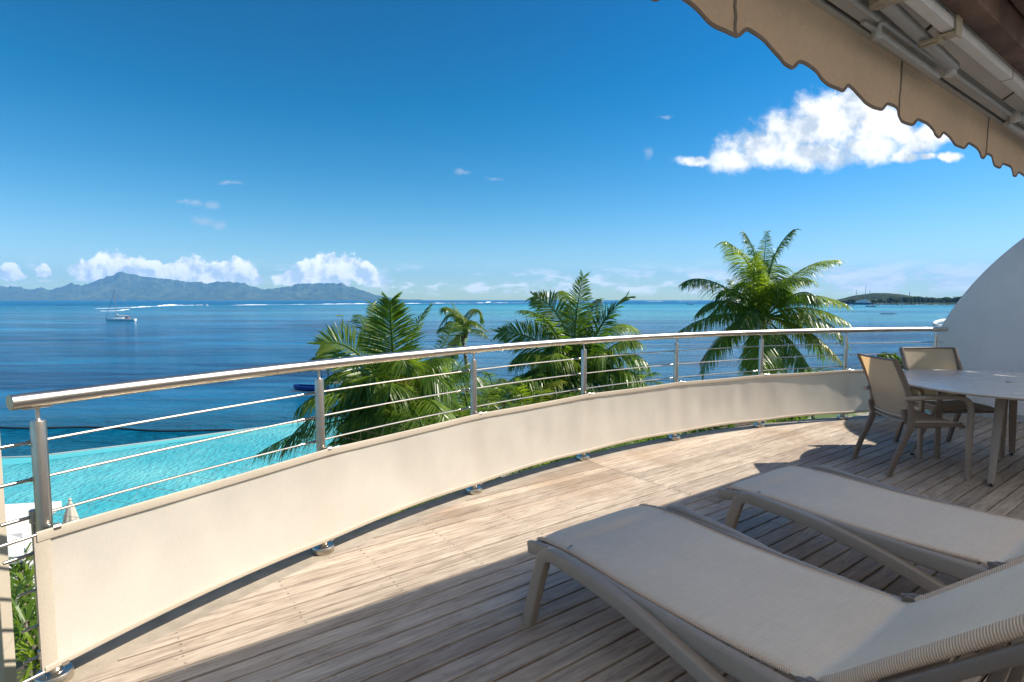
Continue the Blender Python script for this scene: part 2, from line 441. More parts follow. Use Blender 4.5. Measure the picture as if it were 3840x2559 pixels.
# pool
def make_pool():
    m, g = mat('pool_water'); c = pos(g)
    b = g.noise(c, .22, 5, .6)
    g.put(g.b.inputs['Base Color'], g.mix(g.mr(b, .3, .7), C3(.022, .38, .43), C3(.17, .58, .57)))
    g.b.inputs['IOR'].default_value = 1.333; g.b.inputs['Roughness'].default_value = .10
    v1 = g.n('ShaderNodeTexVoronoi', feature='SMOOTH_F1'); v1.inputs['Scale'].default_value = 1.0
    wv = g.v('ADD', g.v('MULTIPLY', c, (5.6, 3.6, 0.)), g.v('MULTIPLY', g.noise(c, 2.0, 3, .6, out=1), (3.2, 3.2, 0.)))
    g.put(v1.inputs['Vector'], wv)
    h = g.m('ADD', g.m('POWER', v1.outputs['Distance'], 1.6), g.m('MULTIPLY', g.noise(c, 3.4, 4, .6, .6), .45))
    bump(g, h, .8, .13)
    return m
M_POOL = make_pool()
pool_far = [(-60, 23.5), (-44, 26.2), (-36, 27.2), (-27.2, 28.96), (-25.6, 29.2), (-21.8, 31.85), (-17.0, 35.6), (-12.4, 39.35), (-10.6, 39.2)]
pool_near = [(-9.4, 36), (-9.0, 31), (-10.2, 27.5), (-13.2, 24.6), (-15.6, 21.8), (-17.4, 19.4), (-20.5, 17.8), (-26, 17.0), (-60, 15)]
pool = MB(); pool.slab(pool_far+pool_near, LAND_Z-1.6, LAND_Z+.05)
po = tag(pool.build('pool', M_POOL), kind='structure')
edge = MB(); pf = [Vector((x, y, LAND_Z+.055)) for x, y in pool_far[:-1]]
edge.sweep(pf, rrect(.16, .10, .02), up=(0, 0, 1))
edge.build('overflow_edge', simple('pool_edge', (.42, .44, .42), .5), po)
led = MB(); rows = [[], []]
for q in pool_far[:-1]:
    q = Vector((q[0], q[1], 0)); c = Vector((-24, 15, 0)); d = (c-q).normalized()
    rows[0].append(q+Vector((0, 0, LAND_Z+.056))+d*.1); rows[1].append(q+d*1.5+Vector((0, 0, LAND_Z+.056)))
led.grid(rows[::-1]); led.build('shallow_ledge', simple('pool_ledge', (.12, .58, .56), .16, 0, .04, 1.2), po)
# paved beach round the near side of the pool
bch = MB(); nb = [Vector((x, y, 0)) for x, y in pool_near[:-1]]
bch.grid([[q+Vector((0, 0, LAND_Z+.060)) for q in nb], [q+(Vector((-9, 8, 0))-q).normalized()*-.0+Vector((.9, -1.1, LAND_Z+.058)) for q in nb]])
tag(bch.build('pool_paving', simple('pool_paving', (.42, .36, .27), .8, 0, .1, 3, .2)), kind='structure')

# island across the channel
ridge = [(-1400,362),(-1100,352),(-800,368),(-500,340),(-300,356),(-120,340),(0,345),(60,350),(130,352),(185,370),(250,352),(300,368),(380,348),(440,328),(490,345),(520,335),(560,325),(600,305),(660,290),(690,276),(715,266),(735,262),(752,267),(780,276),(860,292),(935,295),(1000,308),(1060,312),(1130,322),(1200,322),(1230,330),(1300,318),(1360,320),(1440,330),(1500,352),(1525,356),(1545,368),(1620,358),(1720,350),(1740,334),(1850,330),(1920,328),(2010,332),(2060,348),(2130,370),(2200,395),(2280,414),(2350,424),(2400,428),(2470,429)]
def ridge_v(cx):
    for (a, b), (c, d) in zip(ridge, ridge[1:]):
        if a <= cx <= c:
            t = (cx-a)/(c-a); return b+(d-b)*t
    return 430
isl = MB(); rows = []
NZ = 46; NX = 640
for j in range(NZ+1):
    t = j/NZ; Y = 14500+t*5200; row = []
    for i in range(NX+1):
        cx = -1400+i/NX*3885
        X0 = (cx*.6375-1920)/2080.
        rv = ridge_v(cx); rv += (noise.fractal(Vector((cx*.030, 0, 5)), .8, 2.1, 6)*7+2.0*abs(noise.noise(Vector((cx*.11, 3, 0)))))*min(1, max(0, (431-rv)/40))
        hv = max(0., (431-rv)*.6375/2080.)*1.0
        H_ = hv*17500+(9 if hv > 0 else 0)
        X = X0*Y
        env = min(1, t/.58) if t < .58 else max(0, 1-(t-.58)/.42)
        env = env**1.15
        q = Vector((X*.00085, Y*.0006, 0))
        rg = 1-abs(noise.fractal(q, .9, 2.1, 6)*1.6); rg = max(0, min(1, rg))
        spur = 1-abs(noise.noise(Vector((X*.0021, Y*.00025, 7)))*2.0)
        k = .55*rg+.65*spur-.12; w = abs(env-1)
        h = H_*env*((1-w)+w*(.12+1.25*k)) + noise.fractal(q*9, 1, 2, 4)*18*env
        if t < .02 or t > .98: h = -12
        row.append((X, Y, SEA_Z+h-1))
    rows.append(row)
isl.grid(rows)
def make_hill(name='island_forest', c1=(.020, .048, .016), c2=(.11, .135, .055), s=.004):
    m, g = mat(name); c = pos(g)
    n = g.noise(c, s, 8, .65); n2 = g.noise(c, s*.35, 4, .5)
    col = g.mix(g.mr(n, .42, .66), C3(*c1), C3(*c2)); col = g.mix(g.mr(n2, .5, .7, 0, .5), col, C3(.10, .10, .05))
    g.put(g.b.inputs['Base Color'], col); g.b.inputs['Roughness'].default_value = 1; g.b.inputs['Specular IOR Level'].default_value = .1
    bump(g, n, 1., .12/s); return m
M_HILL = make_hill()
tag(isl.build('island', M_HILL, smooth=True), kind='structure')

# spit of land with a wooded hill at the right
def hill(name, us, hs, Y0, depth, mt, rough):
    b = MB(); rows = []
    for j in range(13):
        t = j/12; row = []
        for i in range(121):
            k = i/120*(len(us)-1); a = int(min(k, len(us)-2)); f = k-a
            f2 = f*f*(3-2*f)
            u = us[a]+(us[a+1]-us[a])*f; h = hs[a]+(hs[a+1]-hs[a])*f2
            Y = Y0+depth*t; X = u*(Y0+depth*.5)
            e = math.sin(math.pi*min(1, max(0, t)))**.5 if 0 < t < 1 else -.4
            row.append((X, Y, SEA_Z+h*e+noise.fractal(Vector((X*.02, Y*.02, 0)), 1, 2, 5)*rough*max(e, 0)))
        rows.append(row)
    b.grid(rows); return b.build(name, mt, smooth=True)
def u_(x): return ray(x, 1126).x
M_HILL2 = make_hill('spit_forest', (.020, .045, .018), (.045, .07, .03), .03)
us = [u_(x) for x in (3165, 3195, 3215, 3240, 3265, 3290, 3310, 3330, 3355, 3400, 3480, 3700, 4200)]
tag(hill('wooded_hill', us, [6, 11, 15, 25, 33, 36, 35, 30, 24, 19, 16, 15, 18], 1900, 400, M_HILL2, 2), kind='structure')
us = [u_(x) for x in (3150, 3180, 3300, 3500, 3700, 4300)]
tag(hill('headland', us, [1, 2.2, 3, 3, 3, 4], 1120, 500, M_HILL2, .4), kind='structure')

# breaking waves on the reef
M_FOAM = simple('foam', (.86, .87, .88), .9, 0, .05, .3)
def foam(pts, w, h, seed):
    b = MB(); P = smoothpath([onz(x, y, SEA_Z) for x, y in pts], 22); rows = [[], [], []]
    for i, q in enumerate(P):
        n = max(.22, .40+1.3*noise.fractal(Vector((q.x*.035, seed, 0)), 1, 2, 5)); e = min(1, i/6, (len(P)-1-i)/6)
        d = Vector((q.x, q.y, 0)).normalized()
        rows[0].append(q-d*w*.5*n*e-Vector((0, 0, .1))); rows[1].append(q+Vector((0, 0, h*.8*n*e-.06))); rows[2].append(q+d*w*.5*n*e-Vector((0, 0, .1)))
    b.grid(rows); return b
fo = MB()
for pts, w, h, sd in [([(350,1158),(440,1156),(540,1152),(620,1148),(700,1146),(800,1146)], 10, 1.8, 1), ([(372,1167.5),(430,1166.5),(470,1164)], 6, .8, 2), ([(600,1147),(650,1145),(740,1146),(800,1147)], 14, 3.4, 3),
        ([(850,1145.5),(1000,1144),(1200,1142),(1330,1141),(1440,1140.5)], 12, 1.5, 4), ([(1200,1141.5),(1300,1140.5),(1400,1140)], 14, 2.4, 5), ([(1440,1140.5),(1600,1138.5),(1800,1137),(1990,1136)], 12, 1.6, 6),
        ([(1820,1136.2),(1840,1134.6),(1860,1136)], 10, 4.0, 7), ([(1990,1135.5),(2120,1133.5),(2280,1131.5)], 16, 1.6, 8), ([(2420,1131.2),(2480,1130.6),(2530,1130.8)], 18, 3.2, 9), ([(2530,1130.8),(2620,1129.9)], 18, 1.8, 10), ([(448,1163.5),(488,1162)], 5, .9, 11)]:
    q = foam(pts, w, h, sd); fo.add(q.v, q.f)
tag(fo.build('breaking_waves', M_FOAM, smooth=True), label='white line of surf breaking on the reef below the island', kind='stuff')

# haze over the water (sky and clouds outside it)
hz = MB(); hz.box(-27000, 30000, -3000, 21500, SEA_Z-3, 1080)
hm = bpy.data.materials.new('haze'); hm.use_nodes = True; hm.node_tree.nodes.clear(); g = NT(hm.node_tree)
pv = g.n('ShaderNodeVolumePrincipled'); pv.inputs['Color'].default_value = C3(.30, .64, 1.0); pv.inputs['Density'].default_value = 3.9e-5
pv.inputs['Anisotropy'].default_value = .0
oo = g.n('ShaderNodeOutputMaterial'); g.t.links.new(pv.outputs[0], oo.inputs['Volume'])
ho = hz.build('haze', hm); tag(ho, kind='stuff')

# =================================================================== DECK
deck = MB()
def arc_sp(r, a0, a1, n):
    return [(AR(a0+(a1-a0)*i/n, r)) for i in range(n+1)]
edge_pts = arc_sp(8.985, 172, 93, 60)
# the slab under the boards (world coordinates), reaching back under the house
back = [SP(9.2, 3.2), SP(9.2, -4.0), SP(-4.2, -4.0)]
deck.slab([(q.x, q.y) for q in edge_pts]+[(q.x, q.y) for q in back], -.34, -.035)
deck_o = tag(deck.build('deck', simple('deck_slab', (.018, .014, .012), .95)), kind='structure')
DK = bpy.data.objects.new('deck_frame', None)
# boards: children of the deck, turned to run along s
PW = .0985; GAP = .0105; JOINT = 3.42; RE = 9.000
def circ_s(p, sign):
    d = RE*RE-(p-AC_P)**2
    return None if d <= 0 else AC_S+sign*math.sqrt(d)
nrow = int((RE+AC_P+2.2)/PW)+2
screws = []
for i in range(nrow):
    p0 = -2.2+i*PW+GAP/2; p1 = p0+PW-GAP
    K = 7; low = []; high = []
    ok = circ_s(p0, 1) is not None
    if not ok: continue
    lefts = []; rights = []
    for k in range(K+1):
        p = p0+(p1-p0)*k/K
        a = circ_s(p, -1)
        if a is None: break
        lefts.append((max(a, -2.6), p)); rights.append((min(circ_s(p, 1), 8.63), p))
    if len(lefts) < 2: continue
    segs = [(None, JOINT-.0015), (JOINT+.0015, None)]
    for a, b in segs:
        L = [(s if a is None else a, p) for s, p in lefts]; Rr = [(s if b is None else b, p) for s, p in rights]
        if a is None and b is not None: L = [(min(s, b-.01), p) for s, p in L]
        if b is None and a is not None: Rr = [(max(s, a+.01), p) for s, p in Rr]
        if max(r[0] for r in Rr)-min(l[0] for l in L) < .03: continue
        if a is None and min(l[0] for l in L) >= b-.02: continue
        dz = random.uniform(-.0014, .0014)
        # worn long edges
        out = L[::-1]+Rr
        s0 = L[0][0]; s1 = Rr[0][0]; nn = max(1, int((s1-s0)/.5))
        lo = [(s0+(s1-s0)*t/nn, p0+random.uniform(-.0008, .0008)) for t in range(1, nn)]
        s2 = L[-1][0]; s3 = Rr[-1][0]; n2 = max(1, int((s3-s2)/.5))
        hi = [(s3+(s2-s3)*t/n2, p1+random.uniform(-.0008, .0008)) for t in range(1, n2)]
        out = L[::-1]+lo+Rr+hi
        q = MB(); q.slab(out, -.024+dz, dz)
        o = q.build('deck_board', M_WOOD, deck_o, bevel=.0022, seg=1); o.rotation_euler = (0, 0, PHI)
        # rows of screws
    for sj in (-.27, .197, .663, 1.13, 1.592, 2.103, 2.57, 3.03, 3.39, 3.45, 3.95, 4.42, 4.89, 5.36, 5.83, 6.3, 6.77, 7.2, 7.7, 8.2):
        for pp in (p0+.018, p1-.018):
            if circ_s(pp, -1) is not None and circ_s(pp, -1)+.05 < sj < circ_s(pp, 1)-.03:
                screws.append((sj+random.uniform(-.006, .006), pp+random.uniform(-.003, .003)))
sb = MB()
for s, p in screws:
    sb.lathe((s, p, 0), [(.0045, .0004), (.0043, .0018), (.0022, .0020), (.0016, .0010)], 8)
so = sb.build('screw', simple('screw_steel', (.55, .53, .50), .3, 1), deck_o); so['kind'] = 'stuff'; so.rotation_euler = (0, 0, PHI)

# concrete kerb carrying the railing
kb = MB(); prof_in, prof_out = 9.010, 9.205
kp = [AR(172-79.5*i/120, (prof_in+prof_out)/2, 0) for i in range(121)]
hw = (prof_out-prof_in)/2
kb.sweep(kp, [(hw, -.012), (hw, -.40), (-hw, -.40), (-hw, -.012)], up=(0, 0, 1))
tag(kb.build('kerb', M_CONC, bevel=.004), kind='structure')

# =================================================================== RAILING
rail = empty('balcony_railing', AR(121, 9.1), 0, 'curved stainless steel balcony railing with round handrail and slim horizontal rods', 'railing')
RLOC = rail.location.copy()
def loc(P): return [Vector(q)-RLOC for q in P]
POST = [152.88-7.99*k for k in range(8)]; POST[7] = 96.85
RAIL_Z = 1.068; RR = .0285
a0, a1 = 153.38, 95.9
hp = [AR(a0+(a1-a0)*i/140, 9.1, RAIL_Z) for i in range(141)]
b = MB(); b.tube(loc(hp), RR, 24, up=(0, 0, 1)); hr_ = b.build('handrail', M_STEEL, rail, smooth=True, bevel=.002)
# joints in the handrail
for k, dg in enumerate((146.6, 131.6, 113.2)):
    b = MB(); b.tube(loc([AR(dg, 9.1, RAIL_Z), AR(dg-.02, 9.1, RAIL_Z)]), RR+.0005, 24, up=(0, 0, 1)); b.build('joint_ring', M_FRAMED, hr_)
# rods (outside the posts)
RODZ = (.905, .765, .625, .485, .345, .205, .085)
for z in RODZ:
    e0 = 153.33
    P = [AR(e0+(a1-e0)*i/110, 9.1+.045, z) for i in range(111)]
    b = MB(); b.tube(loc(P), .0056, 8, up=(0, 0, 1)); ro = b.build('rod', M_STEEL, rail, smooth=True)
    # dark sleeves where lengths of rod meet, on the sea side of each post
for k, ad in enumerate(POST):
    c = AR(ad, 9.1) - RLOC
    t = Vector((-math.sin(R(ad)), math.cos(R(ad)), 0)); nrm = Vector((math.cos(R(ad)), math.sin(R(ad)), 0))
    b = MB(); b.lathe(c, [(.0235, -.008), (.0245, .0), (.0245, .984), (.0225, .990)], 24); po_ = b.build('post', M_STEEL, rail, smooth=True)
    b = MB(); b.lathe(c, [(.058, -.013), (.060, -.010), (.060, .018), (.056, .025), (.0335, .0255), (.030, .029)], 32); b.build('base_flange', M_STEEL, po_, smooth=True)
    b = MB(); b.lathe(c, [(.012, .988), (.0085, .995), (.0072, 1.0), (.0072, 1.036)], 12); b.build('pin', M_STEEL, po_, smooth=True)
    b = MB()
    sp_ = [c+t*x+Vector((0, 0, 1.0385)) for x in (-.042, 0, .042)]
    b.sweep(sp_, rrect(.022, .006, .0025), up=(0, 0, 1)); b.build('saddle', M_STEEL, po_, bevel=.001)
    for z in RODZ[:4]:
        b = MB(); q = c+nrm*.045+Vector((0, 0, z))
        b.tube([c+nrm*.02+Vector((0, 0, z)), q], .008, 10)
        b.tube([q-t*.016, q+t*.016], .0098, 12); b.tube([q+t*.016, q+t*.11], .0066, 10); b.build('rod_clamp', M_FRAME if False else M_STEEL, po_, smooth=True)
    # screen holders on the terrace side
    for z in (.592, .072):
        b = MB(); q = c-nrm*.052-t*.012+Vector((0, 0, z))
        b.tube([c-nrm*.018+Vector((0, 0, z+.004)), q], .0065, 10)
        b.tube([q+t*.011, q-t*.011], .0155, 16); b.ball(q, .0135, 12)
        b.tube([q-t*.01, q-t*.07], .0068, 12); b.build('screen_clip', M_STEEL, po_, smooth=True)

# screen cloth laced to the rods, on the terrace side of the posts
scr = empty('privacy_screen', AR(121, 9.05), 0, 'cream cloth windscreen stretched low along the inside of the curved railing', 'screen')
SL = scr.location.copy()
sa0, sa1 = 153.2, 94.9; rs = 9.1-.058
def sag(a):
    k = (POST[0]-a)/7.99; f = k-math.floor(k); return math.sin(math.pi*f) if k > 0 else 0
def cloth_row(z0, z1, nz, dr, cut=True):
    rows = []
    na = 420
    for j in range(nz+1):
        row = []
        for i in range(na+1):
            a = sa0+(sa1-sa0)*i/na; s = sag(a)
            zt = z1-.009*s; zb = z0+.010*s
            z = zb+(zt-zb)*j/nz
            pull = noise.noise(Vector((a*.9, z*2.2, 3)))*.006+noise.noise(Vector((a*5, z*1.2, 9)))*.0005
            kk_ = ((POST[0]-a+4)%7.99)-4; tt = abs(j/nz-.5)*2
            pull += .009*math.exp(-(kk_/.45)**2)*tt**3-.004*math.exp(-((kk_-.8)/.35)**2)*tt**2
            bow = .012*math.sin(math.pi*j/nz)
            row.append(AR(a, rs+dr+pull*math.sin(math.pi*j/nz)+bow, z)-SL)
        rows.append(row)
    return rows
b = MB(); b.grid(cloth_row(.075, .588, 14, 0)); co = b.build('screen_cloth', M_SCREEN, scr, smooth=True)
def hem(z, w, top):
    P = []; na = 420
    for i in range(na+1):
        a = sa0+(sa1-sa0)*i/na; s = sag(a); P.append(AR(a, rs-.001, z+(-.009*s if top else .010*s))-SL)
    b = MB(); b.sweep(P, rrect(.013, w, .0055), up=(0, 0, 1)); return b
hem(.578, .040, True).build('top_hem', M_HEM, scr, smooth=True)
hem(.080, .026, False).build('bottom_hem', M_HEM, scr, smooth=True)
b = MB(); P = [AR(sa0-.10, rs-.003, .072+(.588-.072)*i/12)-SL for i in range(13)]
b.sweep(P, rrect(.003, .050, .0012), up=(AR(sa0, 1)-AR(sa0-1, 1))); b.build('side_hem', M_HEM, scr, smooth=True)
# vertical tension tube at the screen's end, and the cord lacing
b = MB(); e = AR(152.97, 9.1+.045)-SL
b.tube([e+Vector((0, 0, .03)), e+Vector((0, 0, .625))], .0085, 12); b.lathe(e, [(.0105, .600), (.0135, .603), (.0135, .648), (.011, .651)], 14); b.lathe(e, [(.0105, .070), (.0135, .073), (.0135, .105), (.011, .108)], 14)
b.build('end_tube', M_STEEL, scr, smooth=True)
b = MB(); P = []
for i in range(0, 240):
    a = sa0-.4-i*.55
    if a < sa1: break
    P.append(AR(a, 9.1+.045 if i % 2 == 0 else rs+.002, .628 if i % 2 == 0 else .596)-SL)
b.tube(P, .0009, 4)
P = []
for i in range(14):
    z = .60-i*.042; P.append((AR(152.97, 9.155, z) if i % 2 == 0 else AR(153.18, rs, z-.012))-SL)
b.tube(P, .0011, 4); b.build('lacing_cord', M_BIND, scr)
for z in (.588, .072):
    b = MB(); b.tube([AR(153.2, rs, z)-SL, AR(158.5 if z > .3 else 153.75, rs, z)-SL], .0062, 10); b.build('hem_rod', M_STEEL, scr, smooth=True)

# pillar at the far left
pil = empty('pillar', (-2.205, 2.30, 0), 0, 'beige rendered pillar at the left edge of the terrace beyond the handrail end', 'pillar')
b = MB(); b.box(-.60, 0, 0, .055, -1.2, 2.7); b.build('shaft', simple('pillar_render', (.52, .45, .35), .85, 0, .06, 5, .3), pil, bevel=.004)

# =================================================================== SIDE WALL (arched)
wall = empty('side_wall', SP(8.7, 1.0), PHI, 'smooth white wing wall with a sweeping quarter-round top at the right end of the terrace', 'wall')
b = MB(); WC, WR = (-.455, -.162), 3.182
prof = []
for i in range(61):
    a = R(-62+(152-0)*i/60*(90+62)/152); prof.append((WC[0]+WR*math.cos(a), WC[1]+WR*math.sin(a)))
prof.append((-3.2, WC[1]+WR)); prof.append((-3.2, -2.97))
n = len(prof)
vs = [(x, p-1.0, z) for x in (-.07, .10) for p, z in prof]
b.add(vs, [tuple(range(n)), tuple(range(2*n-1, n-1, -1))]+[(i, i+n, (i+1) % n+n, (i+1) % n) for i in range(n)])
b.build('wall_panel', M_PLASTER, wall, bevel=.006)
b = MB(); b.box(-.085, -.0705, -3.4, 1.98, .001, .085); b.build('skirting', simple('skirting', (.50, .50, .49), .7), wall, bevel=.002)
# neighbour's curved handrail just beyond the wall
nr = empty('neighbour_railing', AR(95, 9.1), 0, 'short bend of round handrail showing just beyond the white wing wall', 'railing'); NL = nr.location.copy()
P = smoothpath([at(3640, 1196, 8.6), at(3560, 1200, 8.4), at(3515, 1207, 8.1), at(3503, 1216, 7.8), at(3520, 1223, 7.6), at(3580, 1228, 7.6)], 8)
b = MB(); b.tube([q-NL for q in P], .025, 14, up=(0, 0, 1)); b.build('handrail', M_WHITE, nr, smooth=True)
for dg, rr in ((92.0, 9.6),):
    b = MB(); c = AR(dg, rr)-NL; b.lathe(c, [(.018, -.3), (.018, 1.1)], 12); b.build('post', M_STEEL, nr, smooth=True)
for z in (.93, .78):
    b = MB(); b.tube([AR(94.9, 9.35, z)-NL, AR(93.5, 9.5, z+.02)-NL, AR(91.5, 9.95, z+.02)-NL], .006, 8); b.build('rod', M_STEEL, nr, smooth=True)

# =================================================================== HOUSE over and behind the camera
house = empty('house', SP(2.5, -1.9), PHI, 'house front with a dark brown beam and an added, unseen cream cloth that brightens the terrace', 'house')
HL = (2.5, -1.9)
def hb(name, s0, s1, p0, p1, z0, z1, m, bev=0, parent=house):
    b = MB(); b.box(s0-HL[0], s1-HL[0], p0-HL[1], p1-HL[1], z0, z1); return b.build(name, m, parent, bevel=bev)
hb('roof_edge', -3.4, 8.60, .62, .905, 2.86, 3.10, M_HOUSE, .01)
for s in (-3.4, -.4, 2.6, 5.6, 8.48): hb('rafter', s, s+.12, -1.75, .615, 2.90, 3.04, M_HOUSE, .006)
hb('roof', -3.4, 8.60, -5.0, -1.76, 2.86, 3.10, M_HOUSE, .01)
b = MB(); rows = [[(-3.4+12.*i/48-HL[0], -1.78+2.42*j/12-HL[1], 3.06-.03*math.sin(math.pi*((i/12.)%1))) for i in range(49)] for j in range(13)]
b.grid(rows); b.build('added_fill_canopy', fabric_mat('added_fill_canopy', (.90, .88, .84), .80, 120, 30, tcol=(.95, .92, .88), heather=.04), house, smooth=True)  # unseen translucent cloth, added to fill the terrace shade with warm light
hb('fascia_beam', -3.4, 8.60, .80, .898, 2.685, 2.855, M_BROWN, .008)
for i in range(2):      # soffit boards, parallel to the front
    hb('soffit_board', -3.4, 8.60, .795-.14*(i+1), .795-.14*i-.008, 2.80+random.uniform(-.004, .004), 2.83, M_BROWN if i < 2 else M_HOUSE, .003)
hb('front_wall', -3.4, 8.60, -2.05, -1.75, 0.0, 2.80, M_HOUSE)
for s in (3.6, 6.2):
    f = hb('glass_door', s, s+2.2, -1.748, -1.72, .03, 2.2, M_WHITE, .004)
    hb('pane', s+.07-0, s+2.13, -1.718, -1.712, .10, 2.12, simple('door_glass', (.03, .04, .05), .06), 0, f if False else house)

# =================================================================== AWNING
AWN_P = 1.17
aw = empty('awning', SP(2.5, AWN_P), PHI, 'beige retractable awning with scalloped valance, folded arms and metal front bar', 'awning')
AL = Vector((2.5, AWN_P, 0))
def A(s, p, z): return Vector((s, p, z))-AL
S0, S1 = -2.4, 8.3
SEAMS = [3.31+1.475*k for k in range(-3, 4)]
def val_pt(s, t, side=0):
    """t 0 at the bar, 1 at the scalloped hem"""
    ph = ((s-1.84)/.4150) % 1.0
    # scallop: rounded lobe with a sharp notch
    up_ = (.5-.5*math.cos(math.pi*ph/.15)) if ph < .15 else (.5+.5*math.cos(math.pi*min(1, (ph-.15)/.62)))
    zb = 2.360+.037*up_+.008*math.sin(s*1.7)
    z = 2.640+(zb-2.640)*t
    wob = .009*math.sin(s*9.3+1.3*math.sin(s*2.1))*t+.004*math.sin(s*23.)*t*(1-.4*t)+.007*math.sin(2*math.pi*(s-1.84)/.4150+2.2)*t**1.5 + .012*noise.noise(Vector((s*3.1, t*1.3, 0)))*t + .006*noise.noise(Vector((s*11, t*2, 4)))*t
    return A(s, AWN_P+.004+wob, z)
NSV = 900; NT_ = 10
for a, c in zip([S0]+SEAMS, SEAMS+[S1]):
    if c <= a: continue
    m_ = max(8, int((c-a)*90)); rows = [[val_pt(a+.002+(c-a-.004)*i/m_, j/NT_) for i in range(m_+1)] for j in range(NT_+1)]
    b = MB(); b.grid(rows); b.build('valance_panel', M_VALANCE, aw, smooth=True)
for s in SEAMS:
    b = MB(); P = [val_pt(s+.003*math.sin(j*1.9), j/14) for j in range(15)]
    b.sweep([q+Vector((0, -.002, 0)) for q in P], rrect(.016, .0035, .0015), up=(0, 1, 0)); b.build('valance_seam', M_BIND, aw)
b = MB(); P = [val_pt(S0+(S1-S0)*i/NSV, 1.0) for i in range(NSV+1)]
b.sweep(P, [(.003, -.006), (.003, .007), (-.003, .007), (-.003, -.006)], up=(0, 0, 1)); b.build('valance_binding', M_BIND, aw)
# front bar with a dark groove
b = MB(); z0 = 2.636
prof = [(1.18, z0), (1.18, 2.705), (1.085, 2.705), (1.085, z0+.003), (1.128, z0+.003), (1.128, z0+.018), (1.146, z0+.018), (1.146, z0)]
n = len(prof); b.add([A(s, p, z) for s in (S0, S1) for p, z in prof], [tuple(range(n-1, -1, -1)), tuple(range(n, 2*n))]+[(i, (i+1) % n, n+(i+1) % n, n+i) for i in range(n)])
b.build('front_bar', M_ALU, aw)
b = MB(); b.box(S0, S1, 1.129, 1.145, z0+.010, z0+.017, Matrix.Translation(-AL)); b.build('groove', M_RUBBER, aw)
b = MB(); b.tube([A(S0, 1.078, z0+.012), A(S1, 1.078, z0+.012)], .014, 10); b.build('front_bar_lip', M_ALU, aw, smooth=True)
# cloth running up to the roller, in widths
for a, c in zip([S0]+SEAMS, SEAMS+[S1]):
    rows = [[A(a+.001+(c-a-.002)*i/10, 1.15-.20*j/6, 2.708+.135*j/6-.006*math.sin(math.pi*j/6)) for i in range(11)] for j in range(7)]
    b = MB(); b.grid(rows); b.build('awning_cloth', M_AWNTOP, aw, smooth=True)
for s in SEAMS:
    b = MB(); b.sweep([A(s, 1.15-.20*j/6, 2.7055+.135*j/6-.006*math.sin(math.pi*j/6)) for j in range(7)], rrect(.03, .003, .001), up=(0, 0, 1)); b.build('cloth_seam', M_BIND, aw)
b = MB(); b.tube([A(S0, .935, 2.80), A(S1, .935, 2.80)], .040, 20); b.build('roller', M_AWNTOP, aw, smooth=True)
# square torsion bar
b = MB(); b.sweep([A(S0, .922, 2.653), A(S1, .922, 2.653)], rrect(.050, .046, .004), up=(0, 0, 1)); tb = b.build('torsion_bar', M_WHITE, aw)
for s in (4.03, 1.2):
    b = MB(); b.tube([A(s, .922, 2.653), A(s+.003, .922, 2.653)], .0, 4) if False else b.box(s, s+.004, .895, .949, 2.6285, 2.678, Matrix.Translation(-AL)); b.build('bar_joint', M_BIND, tb)
# wall bracket clamping the bar
def bracket(s):
    b = MB(); T = Matrix.Translation(-AL)
    b.box(s-.035, s+.035, .885, .894, 2.60, 2.80, T)
    b.box(s-.030, s+.030, .894, .965, 2.612, 2.624, T)
    b.box(s-.030, s-.008, .955, 1.030, 2.606, 2.620, T); b.box(s+.008, s+.030, .955, 1.045, 2.606, 2.620, T)
    b.box(s-.030, s+.030, .952, .962, 2.612, 2.690, T)
    b.tube([A(s-.03, .955, 2.605), A(s+.03, .955, 2.605)], .012, 10)
    b.build('bracket', M_PLASTIC, aw, bevel=.003)
for s in (3.12, 6.4, .2): bracket(s)
# folding arms (folded): forearm on the front bar, upper arm back to the shoulder
def arm(s_sh, s_el, s_fr, zo=0.):
    sh = A(s_sh, 1.010, 2.655+zo); el = A(s_el, 1.045, 2.640+zo); fr = A(s_fr, 1.095, 2.600+zo)
    b = MB(); b.sweep([sh, el], rrect(.055, .036, .012), up=(0, 0, 1)); u = b.build('upper_arm', M_ALU, aw, smooth=True, bevel=.002)
    el2 = el+Vector((-.03 if s_el > s_sh else .03, .062, -.036))
    b = MB(); b.sweep([fr, el2], rrect(.040, .030, .010), up=(0, 0, 1)); b.build('forearm', M_ALU, aw, smooth=True, bevel=.002)
    b = MB(); b.lathe(el+Vector((0, .012, 0)), [(.026, -.040), (.028, -.036), (.028, .018), (.025, .022)], 18); b.lathe(el+Vector((0, .012, 0)), [(.010, -.046), (.010, -.039)], 12); b.build('elbow', M_WHITE, aw, smooth=True)
    b = MB(); b.lathe(sh, [(.034, -.032), (.038, -.028), (.038, .024), (.034, .028)], 18); b.box(-.05, .05, -.095, -.01, -.026, .022, Matrix.Translation(sh)); b.lathe(sh, [(.014, -.040), (.014, -.03)], 12); b.build('shoulder', M_PLASTIC, aw, smooth=True, bevel=.002)
    b = MB(); b.lathe(fr, [(.018, -.026), (.020, -.022), (.020, .024)], 16); b.sweep([fr+Vector((0, 0, .012)), fr+Vector((-.10, .018, .030))], rrect(.02, .014, .004), up=(0, 0, 1)); b.sweep([fr+Vector((0, 0, .012)), fr+Vector((-.03, -.03, .034))], rrect(.02, .014, .004), up=(0, 0, 1)); b.build('front_joint', M_ALU, aw, smooth=True)
arm(2.60, 3.62, 2.80)
arm(5.9, 4.9-.02, 5.7)

